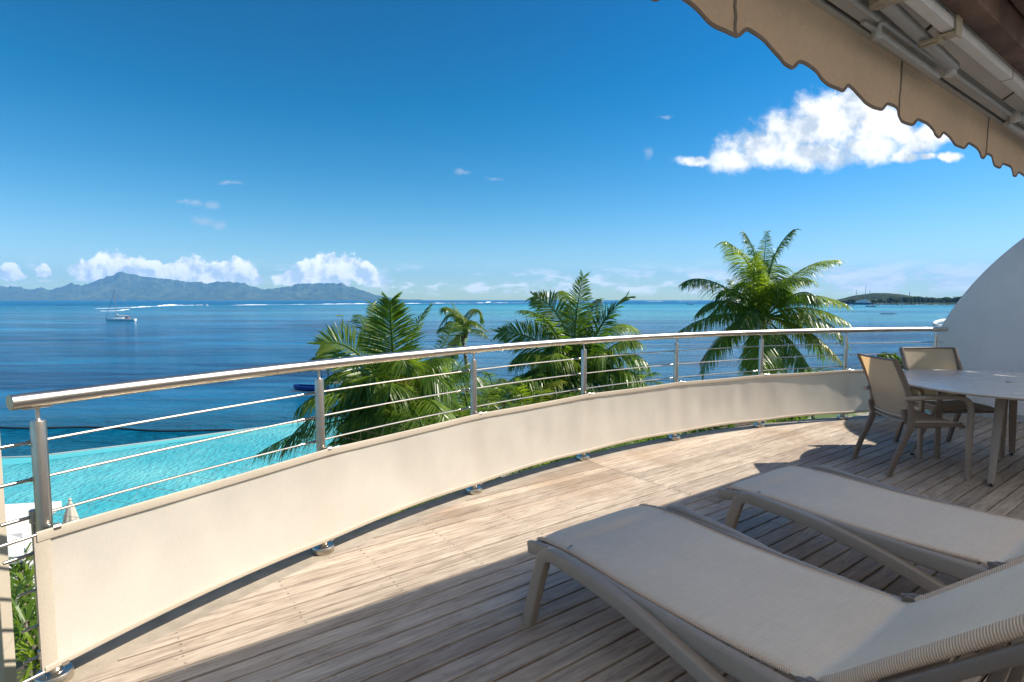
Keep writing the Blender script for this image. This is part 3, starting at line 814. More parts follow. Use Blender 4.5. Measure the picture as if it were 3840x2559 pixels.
# =================================================================== LOUNGERS
def make_lounger():
    root = empty('sun_lounger')
    # local x across (0 = nearest side .. .70), y from the foot (0) towards the head, z up
    Wd = .70
    def prof(y):
        if y < 0: return .345+(y)*.9
        return .3745+.006*math.sin(min(1, y/.35)*math.pi*.5)-.016*math.sin(max(0, min(1, (y-.30)/.93))*math.pi)-(.034*max(0, 1-y/.07)**2)
    # sling: seat then backrest
    ys = [-.015+.0+i*.0225 for i in range(57)]         # 0 .. 1.245
    HY, HZ = 1.245, .372
    ang = R(43)
    path = [(y, prof(y)) for y in ys if y < HY-.05]
    for k in range(1, 8):                              # rounded crease
        t = k/8; a = ang*t
        path.append((HY-.05+.10*t, prof(HY-.05)-.008*math.sin(math.pi*t)+.10*t*t*math.tan(ang)*.55))
    y0, z0 = path[-1][0]+.0125, path[-1][1]+.008
    for k in range(30): path.append((y0+k*.024*math.cos(ang), z0+k*.024*math.sin(ang)))
    rows = []
    for (y, z) in path:
        row = []
        for i in range(15):
            t = i/14; dip = .020*math.sin(math.pi*t)*(.35 if y < .15 else 1)
            curl = -.012*(abs(t-.5)*2)**10
            row.append((t*Wd, y+.030*(0 if y > .2 else 1)*(abs(t-.5)*2)**4-.0, z-dip+curl))
        rows.append(row)
    b = MB(); b.grid([r[::-1] for r in rows]); s_ = b.build('sling', M_SLINGL, root, smooth=True)
    sd = s_.modifiers.new('solid', 'SOLIDIFY'); sd.thickness = .003
    # rolled edges of the cloth
    for x in (.004, Wd-.004):
        i0 = [k for k, (y, z) in enumerate(path) if y > HY-.02][0]
        P = [(x, y, z-.012) for y, z in path[2:i0-2]]
        b = MB(); b.tube(P, .0075, 10, up=(1, 0, 0)); b.build('sling_edge', M_RIB, s_, smooth=True)
        P = [(x, y, z-.018) for y, z in path[i0+3:]]
        b = MB(); b.tube(P, .0195, 14, up=(1, 0, 0)); b.build('sling_edge', M_RIB, s_, smooth=True)
    # side castings
    for sx, x in ((-1, -.062), (1, Wd+.062)):
        up = (1, 0, 0)
        legp = smoothpath([(x+sx*.012, .062, .002), (x+sx*.008, .090, .11), (x+sx*.004, .118, .215), (x, .145, .312)], 4)
        bend = smoothpath([(x, .145, .312), (x, .168, .345), (x, .215, .362), (x, .32, .357)], 5)[1:]
        fall = smoothpath([(x, .32, .357), (x, .60, .331), (x, .90, .270), (x, 1.20, .178), (x, 1.50, .085), (x, 1.74, .004)], 6)[1:]
        b = MB(); b.sweep(legp+bend+fall, rrect(.056, .044, .007), up=up); b.build('leg_rail', M_FRAME, root, smooth=True)
        xr = x-sx*.036
        P = smoothpath([(xr, .01, .318), (xr, .20, .345), (xr, .60, .335), (xr, .95, .322), (xr, 1.22, .318)], 5)
        sc_ = [1 if i < 10 else 1+.5*(i-10)/max(1, len(P)-11) for i in range(len(P))]
        b = MB(); b.sweep(P, rrect(.055, .030, .008), up=up, scale=sc_); b.build('side_rail', M_FRAME, root, smooth=True)
        # hinge plate and rear leg
        P = smoothpath([(xr, 1.16, .320), (xr, 1.28, .318), (xr, 1.34, .27), (xr, 1.30, .16), (xr, 1.20, .05), (xr, 1.17, .004)], 5)
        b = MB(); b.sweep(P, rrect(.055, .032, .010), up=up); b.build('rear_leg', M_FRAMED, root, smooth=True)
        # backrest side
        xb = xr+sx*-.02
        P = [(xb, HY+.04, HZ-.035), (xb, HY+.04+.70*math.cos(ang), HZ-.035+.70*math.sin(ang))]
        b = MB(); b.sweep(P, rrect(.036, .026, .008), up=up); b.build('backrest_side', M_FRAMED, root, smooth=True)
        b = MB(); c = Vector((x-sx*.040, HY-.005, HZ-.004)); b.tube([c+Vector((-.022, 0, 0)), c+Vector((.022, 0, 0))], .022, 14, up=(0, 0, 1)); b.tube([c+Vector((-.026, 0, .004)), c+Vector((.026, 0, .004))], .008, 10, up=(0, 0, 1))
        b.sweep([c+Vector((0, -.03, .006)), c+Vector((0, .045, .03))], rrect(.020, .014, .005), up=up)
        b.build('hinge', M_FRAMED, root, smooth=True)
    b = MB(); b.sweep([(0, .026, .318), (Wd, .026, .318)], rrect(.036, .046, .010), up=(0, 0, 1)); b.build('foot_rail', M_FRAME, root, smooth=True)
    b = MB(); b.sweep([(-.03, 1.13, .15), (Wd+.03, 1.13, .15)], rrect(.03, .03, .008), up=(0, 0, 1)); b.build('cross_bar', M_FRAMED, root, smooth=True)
    # adjusting strut under the backrest
    for x in (.10, Wd-.10):
        b = MB(); b.sweep([(x, 1.62, .68-.05), (x, 1.50, .12)], rrect(.028, .020, .006), up=(1, 0, 0)); b.build('strut', M_FRAMED, root, smooth=True)
    return root
def make_rib():
    m, g = mat('ribbed_edge'); c = obc(g); x, y, z = g.sep(c)
    w = g.m('SINE', g.m('MULTIPLY', g.m('ADD', y, g.m('MULTIPLY', z, .35)), 900.))
    f = g.mr(w, -1, 1, 0, 1)
    g.put(g.b.inputs['Base Color'], g.mix(f, C3(.48, .32, .215), C3(.86, .64, .46))); g.b.inputs['Roughness'].default_value = .8
    bump(g, f, .6, .003); return m
M_RIB = make_rib()
LG = 'pair of taupe sling sun loungers on the deck'
l1 = make_lounger(); tag(l1, 'taupe sling sun lounger nearest the camera with its raised backrest in the lower right corner', 'sun lounger', LG)
# local x -> +s, local y -> -p : rotation by PHI with y flipped, done by turning 180 about its axis
def place_lounger(o, s, p):
    o.location = SP(s+.71, p); o.rotation_euler = (0, 0, PHI+math.pi)
# turned by 180 degrees local x runs to -s, so x=.70 is the nearest side
l2 = copy_tree(l1); tag(l2, 'taupe sling sun lounger farther from the camera, beside the dining table', 'sun lounger', LG)
place_lounger(l1, 1.525, 1.925); place_lounger(l2, 2.825, 1.815)

# =================================================================== DINING TABLE AND CHAIRS
tc = Vector((4.17, 4.62, 0))
tbl = empty('dining_table', tc, R(0), 'round taupe outdoor dining table with four splayed flat legs', 'table')
b = MB(); rt = .925
b.lathe((0, 0, 0), [(rt-.030, .716), (rt-.006, .728), (rt, .733), (rt, .738), (rt-.003, .742)], 96); b.build('table_top', M_TABLE, tbl, smooth=True)
b = MB(); b.lathe((0, 0, 0), [(.024, .7425), (.024, .7445), (.020, .7455)], 24); b.build('hole_cap', M_FRAMED, tbl, smooth=True)
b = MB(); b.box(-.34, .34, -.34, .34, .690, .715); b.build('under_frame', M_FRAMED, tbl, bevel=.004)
for (fx, fy) in ((-.484, -.444), (-.457, .44), (.454, .42), (.46, -.45)):
    b = MB(); d = Vector((fx, fy, 0)).normalized(); foot = Vector((fx, fy, .022)); top = Vector((fx, fy, 0))*.60+Vector((0, 0, .71)); upv = Vector((-d.y, d.x, 0))
    b.sweep([foot, top], rrect(.028, .052, .005), up=upv, scale=[.85, 1.25]); lg = b.build('leg', M_FRAME, tbl, smooth=True)
    b = MB(); b.lathe((fx, fy, 0), [(.016, .0), (.017, .006), (.006, .010), (.005, .028)], 12); b.build('foot_screw', M_RUBBER, lg, smooth=True)

def make_chair(shadow=False):
    root = empty('dining_chair')
    # faces +y; x across
    hw = .265
    for sx in (-1, 1):
        x = sx*hw
        # rear leg sweeping up into the back post
        P = smoothpath([(x, -.290, 0), (x, -.235, .17), (x, -.160, .36), (x, -.140, .47), (x, -.165, .66), (x, -.225, .82), (x, -.285, .950)], 6)
        k = [(.95+.25*math.exp(-((i/(len(P)-1)-.45)/.16)**2)) for i in range(len(P))]
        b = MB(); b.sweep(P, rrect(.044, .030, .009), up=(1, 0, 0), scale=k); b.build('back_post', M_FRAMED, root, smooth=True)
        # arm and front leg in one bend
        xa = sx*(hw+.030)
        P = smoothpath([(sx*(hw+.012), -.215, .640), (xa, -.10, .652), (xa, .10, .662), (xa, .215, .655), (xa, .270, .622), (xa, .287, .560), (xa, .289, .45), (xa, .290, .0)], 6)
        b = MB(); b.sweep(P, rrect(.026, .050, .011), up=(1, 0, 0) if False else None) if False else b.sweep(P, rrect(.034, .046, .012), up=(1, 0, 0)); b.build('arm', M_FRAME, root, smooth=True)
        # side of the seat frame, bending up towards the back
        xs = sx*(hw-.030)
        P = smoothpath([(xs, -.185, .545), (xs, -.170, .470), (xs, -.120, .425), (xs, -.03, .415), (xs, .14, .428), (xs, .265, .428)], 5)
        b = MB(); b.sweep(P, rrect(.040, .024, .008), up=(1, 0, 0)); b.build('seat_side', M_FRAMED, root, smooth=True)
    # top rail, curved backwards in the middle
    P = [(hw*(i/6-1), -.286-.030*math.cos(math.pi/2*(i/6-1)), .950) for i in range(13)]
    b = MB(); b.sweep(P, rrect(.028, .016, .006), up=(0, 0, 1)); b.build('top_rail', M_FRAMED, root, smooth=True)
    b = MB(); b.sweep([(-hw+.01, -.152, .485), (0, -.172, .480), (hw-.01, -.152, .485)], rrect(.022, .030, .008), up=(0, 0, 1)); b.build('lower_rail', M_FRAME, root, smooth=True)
    b = MB(); b.sweep([(-hw, .262, .418), (hw, .262, .418)], rrect(.026, .030, .010), up=(0, 0, 1)); b.build('front_rail', M_FRAMED, root, smooth=True)
    rows = []
    for j in range(13):
        t = j/12; z = .485+.458*t; y = -.148-.020*t-.115*t**1.6
        rows.append([((hw-.008)*(i/5-1), y-.028*(1-(i/5-1)**2), z) for i in range(11)])
    b = MB(); b.grid(rows); s_ = b.build('back_sling', M_CHAIRSLING, root, smooth=True)
    rows = []
    for j in range(13):
        t = j/12; y = -.155+.43*t; z = .452+.006*math.sin(math.pi*t)-.012*max(0, t-.85)/.15
        rows.append([((hw-.02)*(i/5-1), y, z-.014*(1-(i/5-1)**2)) for i in range(11)])
    b = MB(); b.grid(rows); s_ = b.build('seat_sling', M_SLING, root, smooth=True)
    sd = s_.modifiers.new('solid', 'SOLIDIFY'); sd.thickness = .012
    return root
CG = 'sling armchairs round the dining table'
ch1 = make_chair(); tag(ch1, 'taupe sling armchair left of the round table, its back lit through by the sun', 'armchair', CG)
ch2 = copy_tree(ch1); tag(ch2, 'taupe sling armchair behind the round table, in front of the white wing wall', 'armchair', CG)
ch1.location = (3.370, 4.655, 0); ch1.rotation_euler = (0, 0, R(-90-4.6))
ch2.location = (4.165, 5.255, 0); ch2.rotation_euler = (0, 0, R(180))

# =================================================================== PALMS
def leaf_mat(name, c1, c2, tr, rough=.34):
    m, g = mat(name); c = pos(g); rnd = g.n('ShaderNodeObjectInfo').outputs['Random']
    n = g.noise(c, 1.7, 4, .6)
    f = g.m('ADD', g.m('MULTIPLY', n, .6), g.m('MULTIPLY', rnd, .5))
    col = g.mix(g.mr(f, .3, .85), C3(*c1), C3(*c2))
    g.put(g.b.inputs['Base Color'], col); g.b.inputs['Roughness'].default_value = rough; g.b.inputs['Specular IOR Level'].default_value = .5
    t = g.n('ShaderNodeBsdfTranslucent'); g.put(t.inputs[0], g.mix(1., col, C3(*tr), 'MULTIPLY'))
    mx = g.n('ShaderNodeMixShader'); mx.inputs[0].default_value = .42
    g.t.links.new(g.b.outputs[0], mx.inputs[1]); g.t.links.new(t.outputs[0], mx.inputs[2]); g.t.links.new(mx.outputs[0], g.o.inputs[0])
    return m
M_LEAF = leaf_mat('palm_leaf', (.070, .145, .018), (.23, .31, .04), (2.4, 2.3, .7))
M_LEAFD = leaf_mat('palm_leaf_dark', (.062, .130, .020), (.20, .270, .034), (2.0, 2.2, .8))
M_LEAFY = leaf_mat('palm_leaf_yellow', (.13, .19, .022), (.26, .27, .035), (1.6, 1.6, .8))
M_DRY = leaf_mat('palm_leaf_dry', (.20, .14, .06), (.32, .25, .13), (1., 1., .8))
M_SHRUB = leaf_mat('shrub_leaf', (.04, .095, .010), (.13, .19, .02), (2.2, 2.2, .8), .45)
def make_bark():
    m, g = mat('palm_bark'); c = pos(g); x, y, z = g.sep(c)
    w = g.m('SINE', g.m('ADD', g.m('MULTIPLY', z, 42.), g.m('MULTIPLY', g.noise(c, 4, 3), 6.)))
    n = g.noise(c, 9, 6, .65)
    g.put(g.b.inputs['Base Color'], g.mix(g.mr(g.m('ADD', g.m('MULTIPLY', w, .2), n), .3, .8), C3(.13, .10, .075), C3(.34, .29, .23)))
    g.b.inputs['Roughness'].default_value = .9; bump(g, g.m('ADD', w, n), .6, .02); return m
M_BARK = make_bark()
def frond(root, parent, P0, P1, P2, wid, droop=.5, n=54, m=None, side=None, seed=0, vee=.35):
    """rachis as a quadratic curve; two rows of leaflets. all in the parent's local space"""
    rnd = random.Random(seed)
    P0, P1, P2 = Vector(P0), Vector(P1), Vector(P2)
    def B(t): return P0*(1-t)**2+P1*2*t*(1-t)+P2*t*t
    def T(t): return ((P1-P0)*(1-t)+(P2-P1)*t).normalized()
    rr = MB(); N = 14
    rr.tube([B(i/N) for i in range(N+1)], [.028*(1-i/N)**.8*wid/.6+.004 for i in range(N+1)], 5, caps=False)
    b = MB(); L = (P1-P0).length+(P2-P1).length
    b.add(rr.v, rr.f)
    chord = (P2-P0).normalized()
    for sgn in (-1, 1):
        for i in range(n):
            t = .14+.86*(i+rnd.uniform(-.3, .3))/n
            if t > 1: t = 1
            q = B(t); tg = T(t)
            sd = tg.cross(Vector((0, 0, 1)))
            if sd.length < .25: sd = (sd+(side if side is not None else Vector((1, 0, 0)))*.5)
            if side is not None: sd = sd.normalized()*.35+Vector(side)*.65
            sd = (sd-tg*sd.dot(tg)).normalized(); up = sd.cross(tg).normalized()
            prof = (math.sin(math.pi*min(1, (t*.86+.14)**.9))**.55) if t < .97 else .45
            ll = wid*prof*rnd.uniform(.80, 1.18)*(1.-.10*t)
            fwd = .42+.75*t*t
            d = (sd*sgn+tg*fwd*rnd.uniform(.85, 1.15)+up*vee*(1-t)+Vector((0, 0, -1))*droop*.35+Vector((rnd.gauss(0, .09), rnd.gauss(0, .09), rnd.gauss(0, .09)))).normalized()
            w = .0165*rnd.uniform(.8, 1.2)*max(.7, wid/.8)
            lat = (tg-d*tg.dot(d)); lat = lat.normalized()*w
            lat = lat*.8+up*rnd.uniform(-.5, .5)*w
            g1 = Vector((0, 0, -1))*droop*ll*rnd.uniform(.6, 1.2)
            a = q; m1 = q+d*ll*.38+g1*.12; m2 = q+d*ll*.72+g1*.42; e = q+d*ll*.93+g1*.82
            b.add([a-lat*.4, a+lat*.4, m1-lat, m1+lat, m2-lat*.8, m2+lat*.8, e], [(0, 1, 3, 2), (2, 3, 5, 4), (4, 5, 6)])
    return b.build('frond', m or M_LEAF, parent)
def palm(crown, base, label, fr, trunk_r=.13, wid=.62, extra=10, flen=3.6, seed=1, group='coconut palms below the terrace', depth=1.0, nut=True, wm=1., nm=1., droop=.72):
    rnd = random.Random(seed); crown = Vector(crown); base = Vector(base)
    root = empty('coconut_palm', base, 0, label, 'palm tree', group); c = crown-base
    P = smoothpath([(0, 0, -.2), c*.3+Vector((rnd.uniform(-.3, .3), rnd.uniform(-.3, .3), 0)), c*.7+Vector((rnd.uniform(-.25, .25), .1, 0)), c], 9)
    b = MB(); n = len(P); b.tube(P, [trunk_r*(1.35-.55*min(1, i/(n*.25))-.25*i/n)*(1+.04*(i % 2)) for i in range(n)], 12); b.build('trunk', M_BARK, root, smooth=True)
    b = MB(); 
    for k in range(9):
        a = rnd.uniform(0, 6.28); b.ball(c+Vector((math.cos(a)*.2, math.sin(a)*.2, rnd.uniform(-.35, 0))), rnd.uniform(.07, .12), 8, 1.2)
    if nut: b.build('coconuts', simple('nut', (.16, .13, .04), .5), root, smooth=True)
    view = (Vector((0, 0, CAM_H))-crown).normalized(); right = Vector((0, 0, 1)).cross(view).normalized()*-1
    for i, f in enumerate(fr):
        (x1, y1), (x2, y2), dep = f[0], f[1], f[2]
        opt = f[3] if len(f) > 3 else {}
        tip = at(x2, y2, crown.y+dep); ctl = at(x1, y1, crown.y+dep*.45)
        ctl = ctl*1.0
        # control so that the curve passes through the middle point
        mid = ctl; P1 = mid*2-(crown+tip)*.5
        start = crown+(P1-crown).normalized()*.10
        frond(root, root, start-base, P1-base, tip-base, opt['w']*wm if 'w' in opt else wid, opt.get('d', droop), int(opt.get('n', 62)*nm*1.55), opt.get('m'), opt.get('side'), seed*100+i, opt.get('v', .3))
    for k in range(extra):
        a = 2.399*k+seed; el = [1.15, .85, .55, .25, -.05, -.35][k % 6]+rnd.uniform(-.1, .1)
        L = flen*rnd.uniform(.8, 1.05); d = Vector((math.cos(a)*math.cos(el), math.sin(a)*math.cos(el)*depth, math.sin(el)))
        P1 = crown+d*L*.62; tip = P1+Vector((d.x*.42, d.y*.42, d.z*.15-.50-.25*(el < .3)))*L*.62
        frond(root, root, crown-base+d*.1, P1-base, tip-base, wid*.95, droop*1.2, int(62*nm), M_DRY if k % 11 == 5 else (M_LEAFD if k % 2 else M_LEAF), None, seed*100+50+k)
    return root
def c6(x, y): return (2400+x*.4464, 800+y*.4464)
cr = at(*c6(1050, 880), 24)
F = lambda a, b, dep, **k: (c6(*a), c6(*b), dep, k)
palm(cr, (cr.x+.6, 24.6, LAND_Z), 'tall coconut palm at the right whose whole crown rises above the handrail', [
    F((640, 590), (350, 590), -1.2), F((700, 740), (470, 850), 1.0), F((660, 860), (320, 1000), -.6), F((790, 960), (510, 1350), -1.4),
    F((930, 470), (720, 235), -.9, w=.8), F((980, 420), (880, 165), .6, w=.72), F((1040, 480), (1068, 150), 1.2, w=.5, m=M_LEAF), F((1110, 420), (1290, 135), -.3, w=.72), F((1330, 500), (1690, 395), .9, w=.66),
    F((1130, 600), (1450, 560), -1.7), F((1350, 700), (1745, 770), -.3), F((1390, 800), (1755, 920), -1.2), F((1300, 880), (1585, 970), .9), F((1400, 990), (1700, 1260), -.9, m=M_LEAFY, w=.7), F((1250, 1090), (1390, 1300), -1.6, d=.8),
    F((1090, 1120), (1160, 1330), -1.9, d=.7), F((980, 1110), (960, 1310), -.7, d=.8), F((860, 800), (760, 560), 1.5, w=.6), F((960, 620), (990, 330), -1.2, w=.6, m=M_LEAF)],
    extra=14, flen=3.6, seed=3, wid=1.0, wm=1.45, nm=1.3)
cr = at(1500, 1545, 14)
def p1(x, y): return (1150+x*.3188, 1100+y*.3188)
F = lambda a, b, dep, **k: (p1(*a), p1(*b), dep, k)
palm(cr, (cr.x+.5, 14.4, LAND_Z), 'big coconut palm left of centre behind the handrail with a broad upright frond', [
    F((1010, 660), (985, 80), -.4, w=.92, side=Vector((1, .1, 0)), d=.15, n=62, m=M_LEAF), F((900, 640), (770, 120), .9, w=.55, d=.2, m=M_LEAFY), F((1230, 600), (1455, 140), .5, w=.5, d=.25), F((600, 720), (160, 610), -.5, w=.85, side=Vector((.2, 0, 1)), d=.1, n=50, m=M_LEAFD),
    F((760, 560), (595, 250), 1.3, w=.5, d=.3), F((500, 840), (70, 760), .8, w=.6, m=M_LEAFY), F((650, 960), (230, 1000), .2, w=.75), F((760, 1050), (290, 1400), -.8, w=.85, m=M_LEAFD), F((900, 1300), (400, 1560), -1.2, w=.8, m=M_LEAFD),
    F((1250, 900), (1700, 760), .3, w=.7, d=.7), F((1400, 950), (1750, 1300), -.6, w=.85, d=1.0), F((1330, 1250), (1600, 1500), -.9, w=.8, d=.9, m=M_LEAF), F((1080, 1250), (1130, 1640), -1.6, w=.8, d=.8), F((1130, 1000), (1190, 1300), -1., w=.5, m=M_LEAFY),
    F((860, 1250), (1000, 1700), -1.3, w=.9, d=.6, m=M_LEAFD), F((700, 1350), (640, 1750), -.9, w=.9, d=.6, m=M_LEAFD), F((1600, 620), (1720, 340), 1.6, w=.5, d=.3), F((150, 1560), (-590, 1900), -.4, w=.62, d=.9, n=60), F((1250, 1450), (1500, 1800), -.6, w=.9, d=.8)],
    extra=24, flen=3.4, seed=5, trunk_r=.16, wid=.85, wm=1.1, nm=1.2)
cr = at(2165, 1450, 18)
def p2(x, y): return (1600+x*.3825, 1000+y*.3825)
F = lambda a, b, dep, **k: (p2(*a), p2(*b), dep, k)
palm(cr, (cr.x-.4, 18.3, LAND_Z), 'coconut palm at the centre behind the handrail, reaching above the horizon', [
    F((1460, 600), (1540, 90), -.3, w=.66, d=.15, m=M_LEAF, side=Vector((1, 0, 0))), F((1330, 560), (1050, 290), .5, w=.85, d=.2, side=Vector((.5, 0, .8)), m=M_LEAFD), F((1240, 620), (940, 430), -.8, w=.75, d=.4), F((1120, 760), (700, 650), .3, w=.85, d=.2, side=Vector((.2, 0, 1)), m=M_LEAFD),
    F((1570, 600), (1680, 320), .8, w=.6, d=.5, m=M_LEAFY), F((1690, 620), (1960, 300), -.4, w=.85, d=.2, side=Vector((.7, 0, .7)), m=M_LEAFD), F((1760, 640), (2070, 620), .9, w=.6, d=.8), F((1800, 800), (2090, 740), -.9, w=.65, d=.8),
    F((1200, 880), (870, 900), -.6, w=.75, m=M_LEAF), F((1150, 1000), (900, 1250), -1.2, w=.8, d=.6, m=M_LEAFD), F((1700, 960), (1930, 1130), -1., w=.85, d=.8), F((1540, 1050), (1660, 1300), -1.6, w=.9, d=.7, m=M_LEAF), F((1330, 1020), (1290, 1330), -1.5, w=.9, d=.7, m=M_LEAFD), F((1420, 420), (1290, 250), 1.2, w=.55, m=M_LEAF), F((1380, 1000), (1400, 1250), -.9, w=.4, m=M_LEAFY)],
    extra=24, flen=3.7, seed=8, trunk_r=.16, wid=.95, wm=1.2, nm=1.25)
cr = at(*p2(345, 650), 25)
F = lambda a, b, dep, **k: (p2(*a), p2(*b), dep, k)
palm(cr, (cr.x, 25.3, LAND_Z), 'small coconut palm with arching curled fronds between the two larger palms', [
    F((250, 470), (120, 600), -.3, w=.5, d=.6), F((220, 420), (165, 440), .4, w=.5), F((320, 480), (190, 400), -.6, w=.5, m=M_LEAFY), F((410, 450), (520, 430), .3, w=.5, m=M_LEAFY), F((430, 540), (600, 640), -.5, w=.5, d=.7), F((480, 430), (545, 560), .2, w=.45), F((340, 520), (250, 350), .6, w=.4), F((270, 760), (265, 900), -.2, w=.5)],
    extra=9, flen=1.7, seed=11, trunk_r=.13, wid=.45)
# lower palms seen between the rods
def low_palm(x, y, Y, label, seed, flen, wid, n=20, m=None, fan=False):
    cr = at(x, y, Y); rnd = random.Random(seed)
    root = empty('garden_palm', (cr.x, cr.y, LAND_Z), 0, label, 'palm tree', 'low garden palms below the terrace'); base = root.location.copy()
    b = MB(); b.tube([(0, 0, 0), (.05, 0, (cr-base).z*.5), (0, 0, (cr-base).z)], [.09, .07, .05], 8); b.build('trunk', M_BARK, root, smooth=True)
    for k in range(n):
        a = 2.399*k+seed; el = 1.25-1.35*(k/n)+rnd.uniform(-.15, .15); L = flen*rnd.uniform(.8, 1.1)
        d = Vector((math.cos(a)*math.cos(el), math.sin(a)*math.cos(el), math.sin(el)))
        P1 = cr+d*L*.6; tip = P1+Vector((d.x*.5, d.y*.5, d.z*.2-.35))*L*.6
        frond(root, root, cr-base, P1-base, tip-base, wid, .35, 34, m or (M_LEAF, M_LEAFY, M_LEAFD)[k % 3], None, seed*50+k)
    return root
low_palm(1760, 1600, 15, 'bright green garden palm between the big palm and the centre palm', 21, 2.2, .55, m=M_LEAF)
low_palm(1985, 1560, 16, 'yellow green garden palm just left of the centre palm', 22, 2.4, .55)
low_palm(1700, 1440, 23, 'yellow green garden palm at the foot of the small curled palm', 29, 2.3, .55, m=M_LEAF)
low_palm(1850, 1500, 22, 'garden palm behind the yellow green one, half hidden', 23, 2.0, .5)
low_palm(2385, 1440, 20, 'small fan-like palm right of the centre palm near the water', 24, 1.25, .42, 12, M_LEAF)
low_palm(2420, 1760, 13, 'garden palm showing below the cloth screen at the centre', 25, 2.0, .6, m=M_LEAFD)
low_palm(1500, 2000, 9.5, 'garden palm showing below the cloth screen left of centre', 26, 1.8, .6)
low_palm(2080, 1830, 11, 'garden palm under the centre of the railing', 27, 2.0, .6, m=M_LEAF)
low_palm(3050, 1420, 30, 'low palm among the shrubs behind the tall right-hand palm', 28, 1.5, .5, 12, M_LEAFD)

# leafy shrubs: many small leaves through the volume
def shrub(c, rx, ry, rz, label, n=900, leaf=.09, seed=1, name='shrub', trunk=True, m=None, group='garden shrubs below the terrace', cat='shrub'):
    rnd = random.Random(seed); c = Vector(c)
    root = empty(name, (c.x, c.y, LAND_Z), 0, label, cat, group); base = root.location.copy()
    lobes = [(Vector((rnd.gauss(0, .45)*rx, rnd.gauss(0, .45)*ry, rnd.uniform(-.6, .55)*rz)), rnd.uniform(.35, .62)) for _ in range(9)]
    b = MB()
    for i in range(n):
        lc, lr = rnd.choice(lobes)
        v = Vector((rnd.gauss(0, 1), rnd.gauss(0, 1), rnd.gauss(0, 1))).normalized()*lr*rnd.uniform(.65, 1.05)
        q = c-base+lc+Vector((v.x*rx, v.y*ry, v.z*rz))
        nn = (v+Vector((rnd.gauss(0, .6), rnd.gauss(0, .6), rnd.gauss(.3, .6)))).normalized(); t = nn.orthogonal().normalized()
        t = (Matrix.Rotation(rnd.uniform(0, 6.28), 3, nn)@t); s2 = nn.cross(t); L = leaf*rnd.uniform(.6, 1.3)
        b.add([q-t*L, q-s2*L*.5+t*L*.1, q+t*L, q+s2*L*.5+t*L*.1], [(0, 1, 2, 3)])
    b.build('foliage', m or M_SHRUB, root)
    if trunk:
        b = MB()
        for k in range(5):
            e = c-base+Vector((rnd.gauss(0, .35)*rx, rnd.gauss(0, .35)*ry, rnd.uniform(-.2, .3)*rz)); b.tube([(0, 0, -.1), e*.5+Vector((.1, 0, 0)), e], [.06, .04, .015], 6)
        b.build('stems', M_BARK, root)
    return root
q = at(3326, 1366, 20); shrub(q, .72, .72, .40, 'round-leaved light green tree top seen beyond the chairs', 1500, .12, 31, 'seagrape_tree', True, leaf_mat('round_leaf', (.06, .12, .012), (.16, .22, .03), (2., 2., .8), .5), None, 'tree')
shrub(q+Vector((-.2, 0, 1.0))*1.0, .32, .3, .34, 'upper tuft of the light green tree beyond the chairs', 260, .10, 32, 'tree_tuft', True, M_LEAFY, None, 'tree') if False else None
for i, (x, y, Y, rx, rz, lab) in enumerate([(2060, 1420, 26, 2.2, 1.8, 'fine-leaved dark green tree just left of the centre palm'), (1930, 1520, 22, 2.0, 1.5, 'bushy green shrub in the gap between the posts at the centre'), (1640, 1640, 20, 1.8, 1.4, 'dark shrub under the big left palm'),
        (2500, 1640, 24, 2.4, 1.2, 'wide shrub behind the screen right of centre'), (2250, 1650, 20, 2.0, 1.6, 'shrub at the foot of the centre palm'), (1350, 1800, 15, 1.6, 1.5, 'shrub at the foot of the big left palm'),
        (2700, 1600, 30, 2.6, 1.1, 'low shrub below the tall right palm'), (3020, 1590, 33, 2.2, .9, 'low dark shrub on the lawn at the right'), (1150, 2060, 11, 1.3, 1.0, 'shrub close below the railing at the left')]):
    shrub(at(x, y, Y), rx, rx, rz, lab, 1700, .11 if i < 2 else .14, 40+i)

# strap-leaved plants by the pool paving, far left
def strap_plant(x, y, z, label, seed, L=.9, n=60):
    rnd = random.Random(seed); c = onz(x, y, z)
    root = empty('strap_leaved_plant', (c.x, c.y, LAND_Z), 0, label, 'plant', 'strap-leaved plants by the pool'); h = z-LAND_Z
    b = MB(); b.tube([(0, 0, 0), (0, 0, h)], [.07, .05], 8); b.build('stem', M_BARK, root)
    b = MB()
    for k in range(n):
        a = rnd.uniform(0, 6.28); el = rnd.uniform(-.1, 1.3); d = Vector((math.cos(a)*math.cos(el), math.sin(a)*math.cos(el), math.sin(el))); LL = L*rnd.uniform(.7, 1.2)
        q0 = Vector((0, 0, h-rnd.uniform(0, .6))); sd = d.cross(Vector((0, 0, 1))).normalized()*.030
        P = [q0, q0+d*LL*.35, q0+d*LL*.7-Vector((0, 0, .10*LL)), q0+d*LL*.95-Vector((0, 0, .36*LL))]
        b.add([P[0]-sd*.4, P[0]+sd*.4, P[1]-sd, P[1]+sd, P[2]-sd*.8, P[2]+sd*.8, P[3]], [(0, 1, 3, 2), (2, 3, 5, 4), (4, 5, 6)])
    b.build('leaves', M_LEAF, root)
for i, (x, y, z, lab) in enumerate([(75, 2110, -5.2, 'strap-leaved plant nearest the white parasols'), (105, 2190, -5.4, 'strap-leaved plant in the middle of the bed beside the pillar'), (150, 2290, -5.3, 'strap-leaved plant half behind the screen edge'), (95, 2330, -5.0, 'strap-leaved plant lowest beside the pillar'), (130, 2420, -5.2, 'drooping strap-leaved plant just above the planter'), (40, 2250, -5.2, 'strap-leaved plant hidden mostly by the pillar')]):
    strap_plant(x, y, z, lab, 60+i)

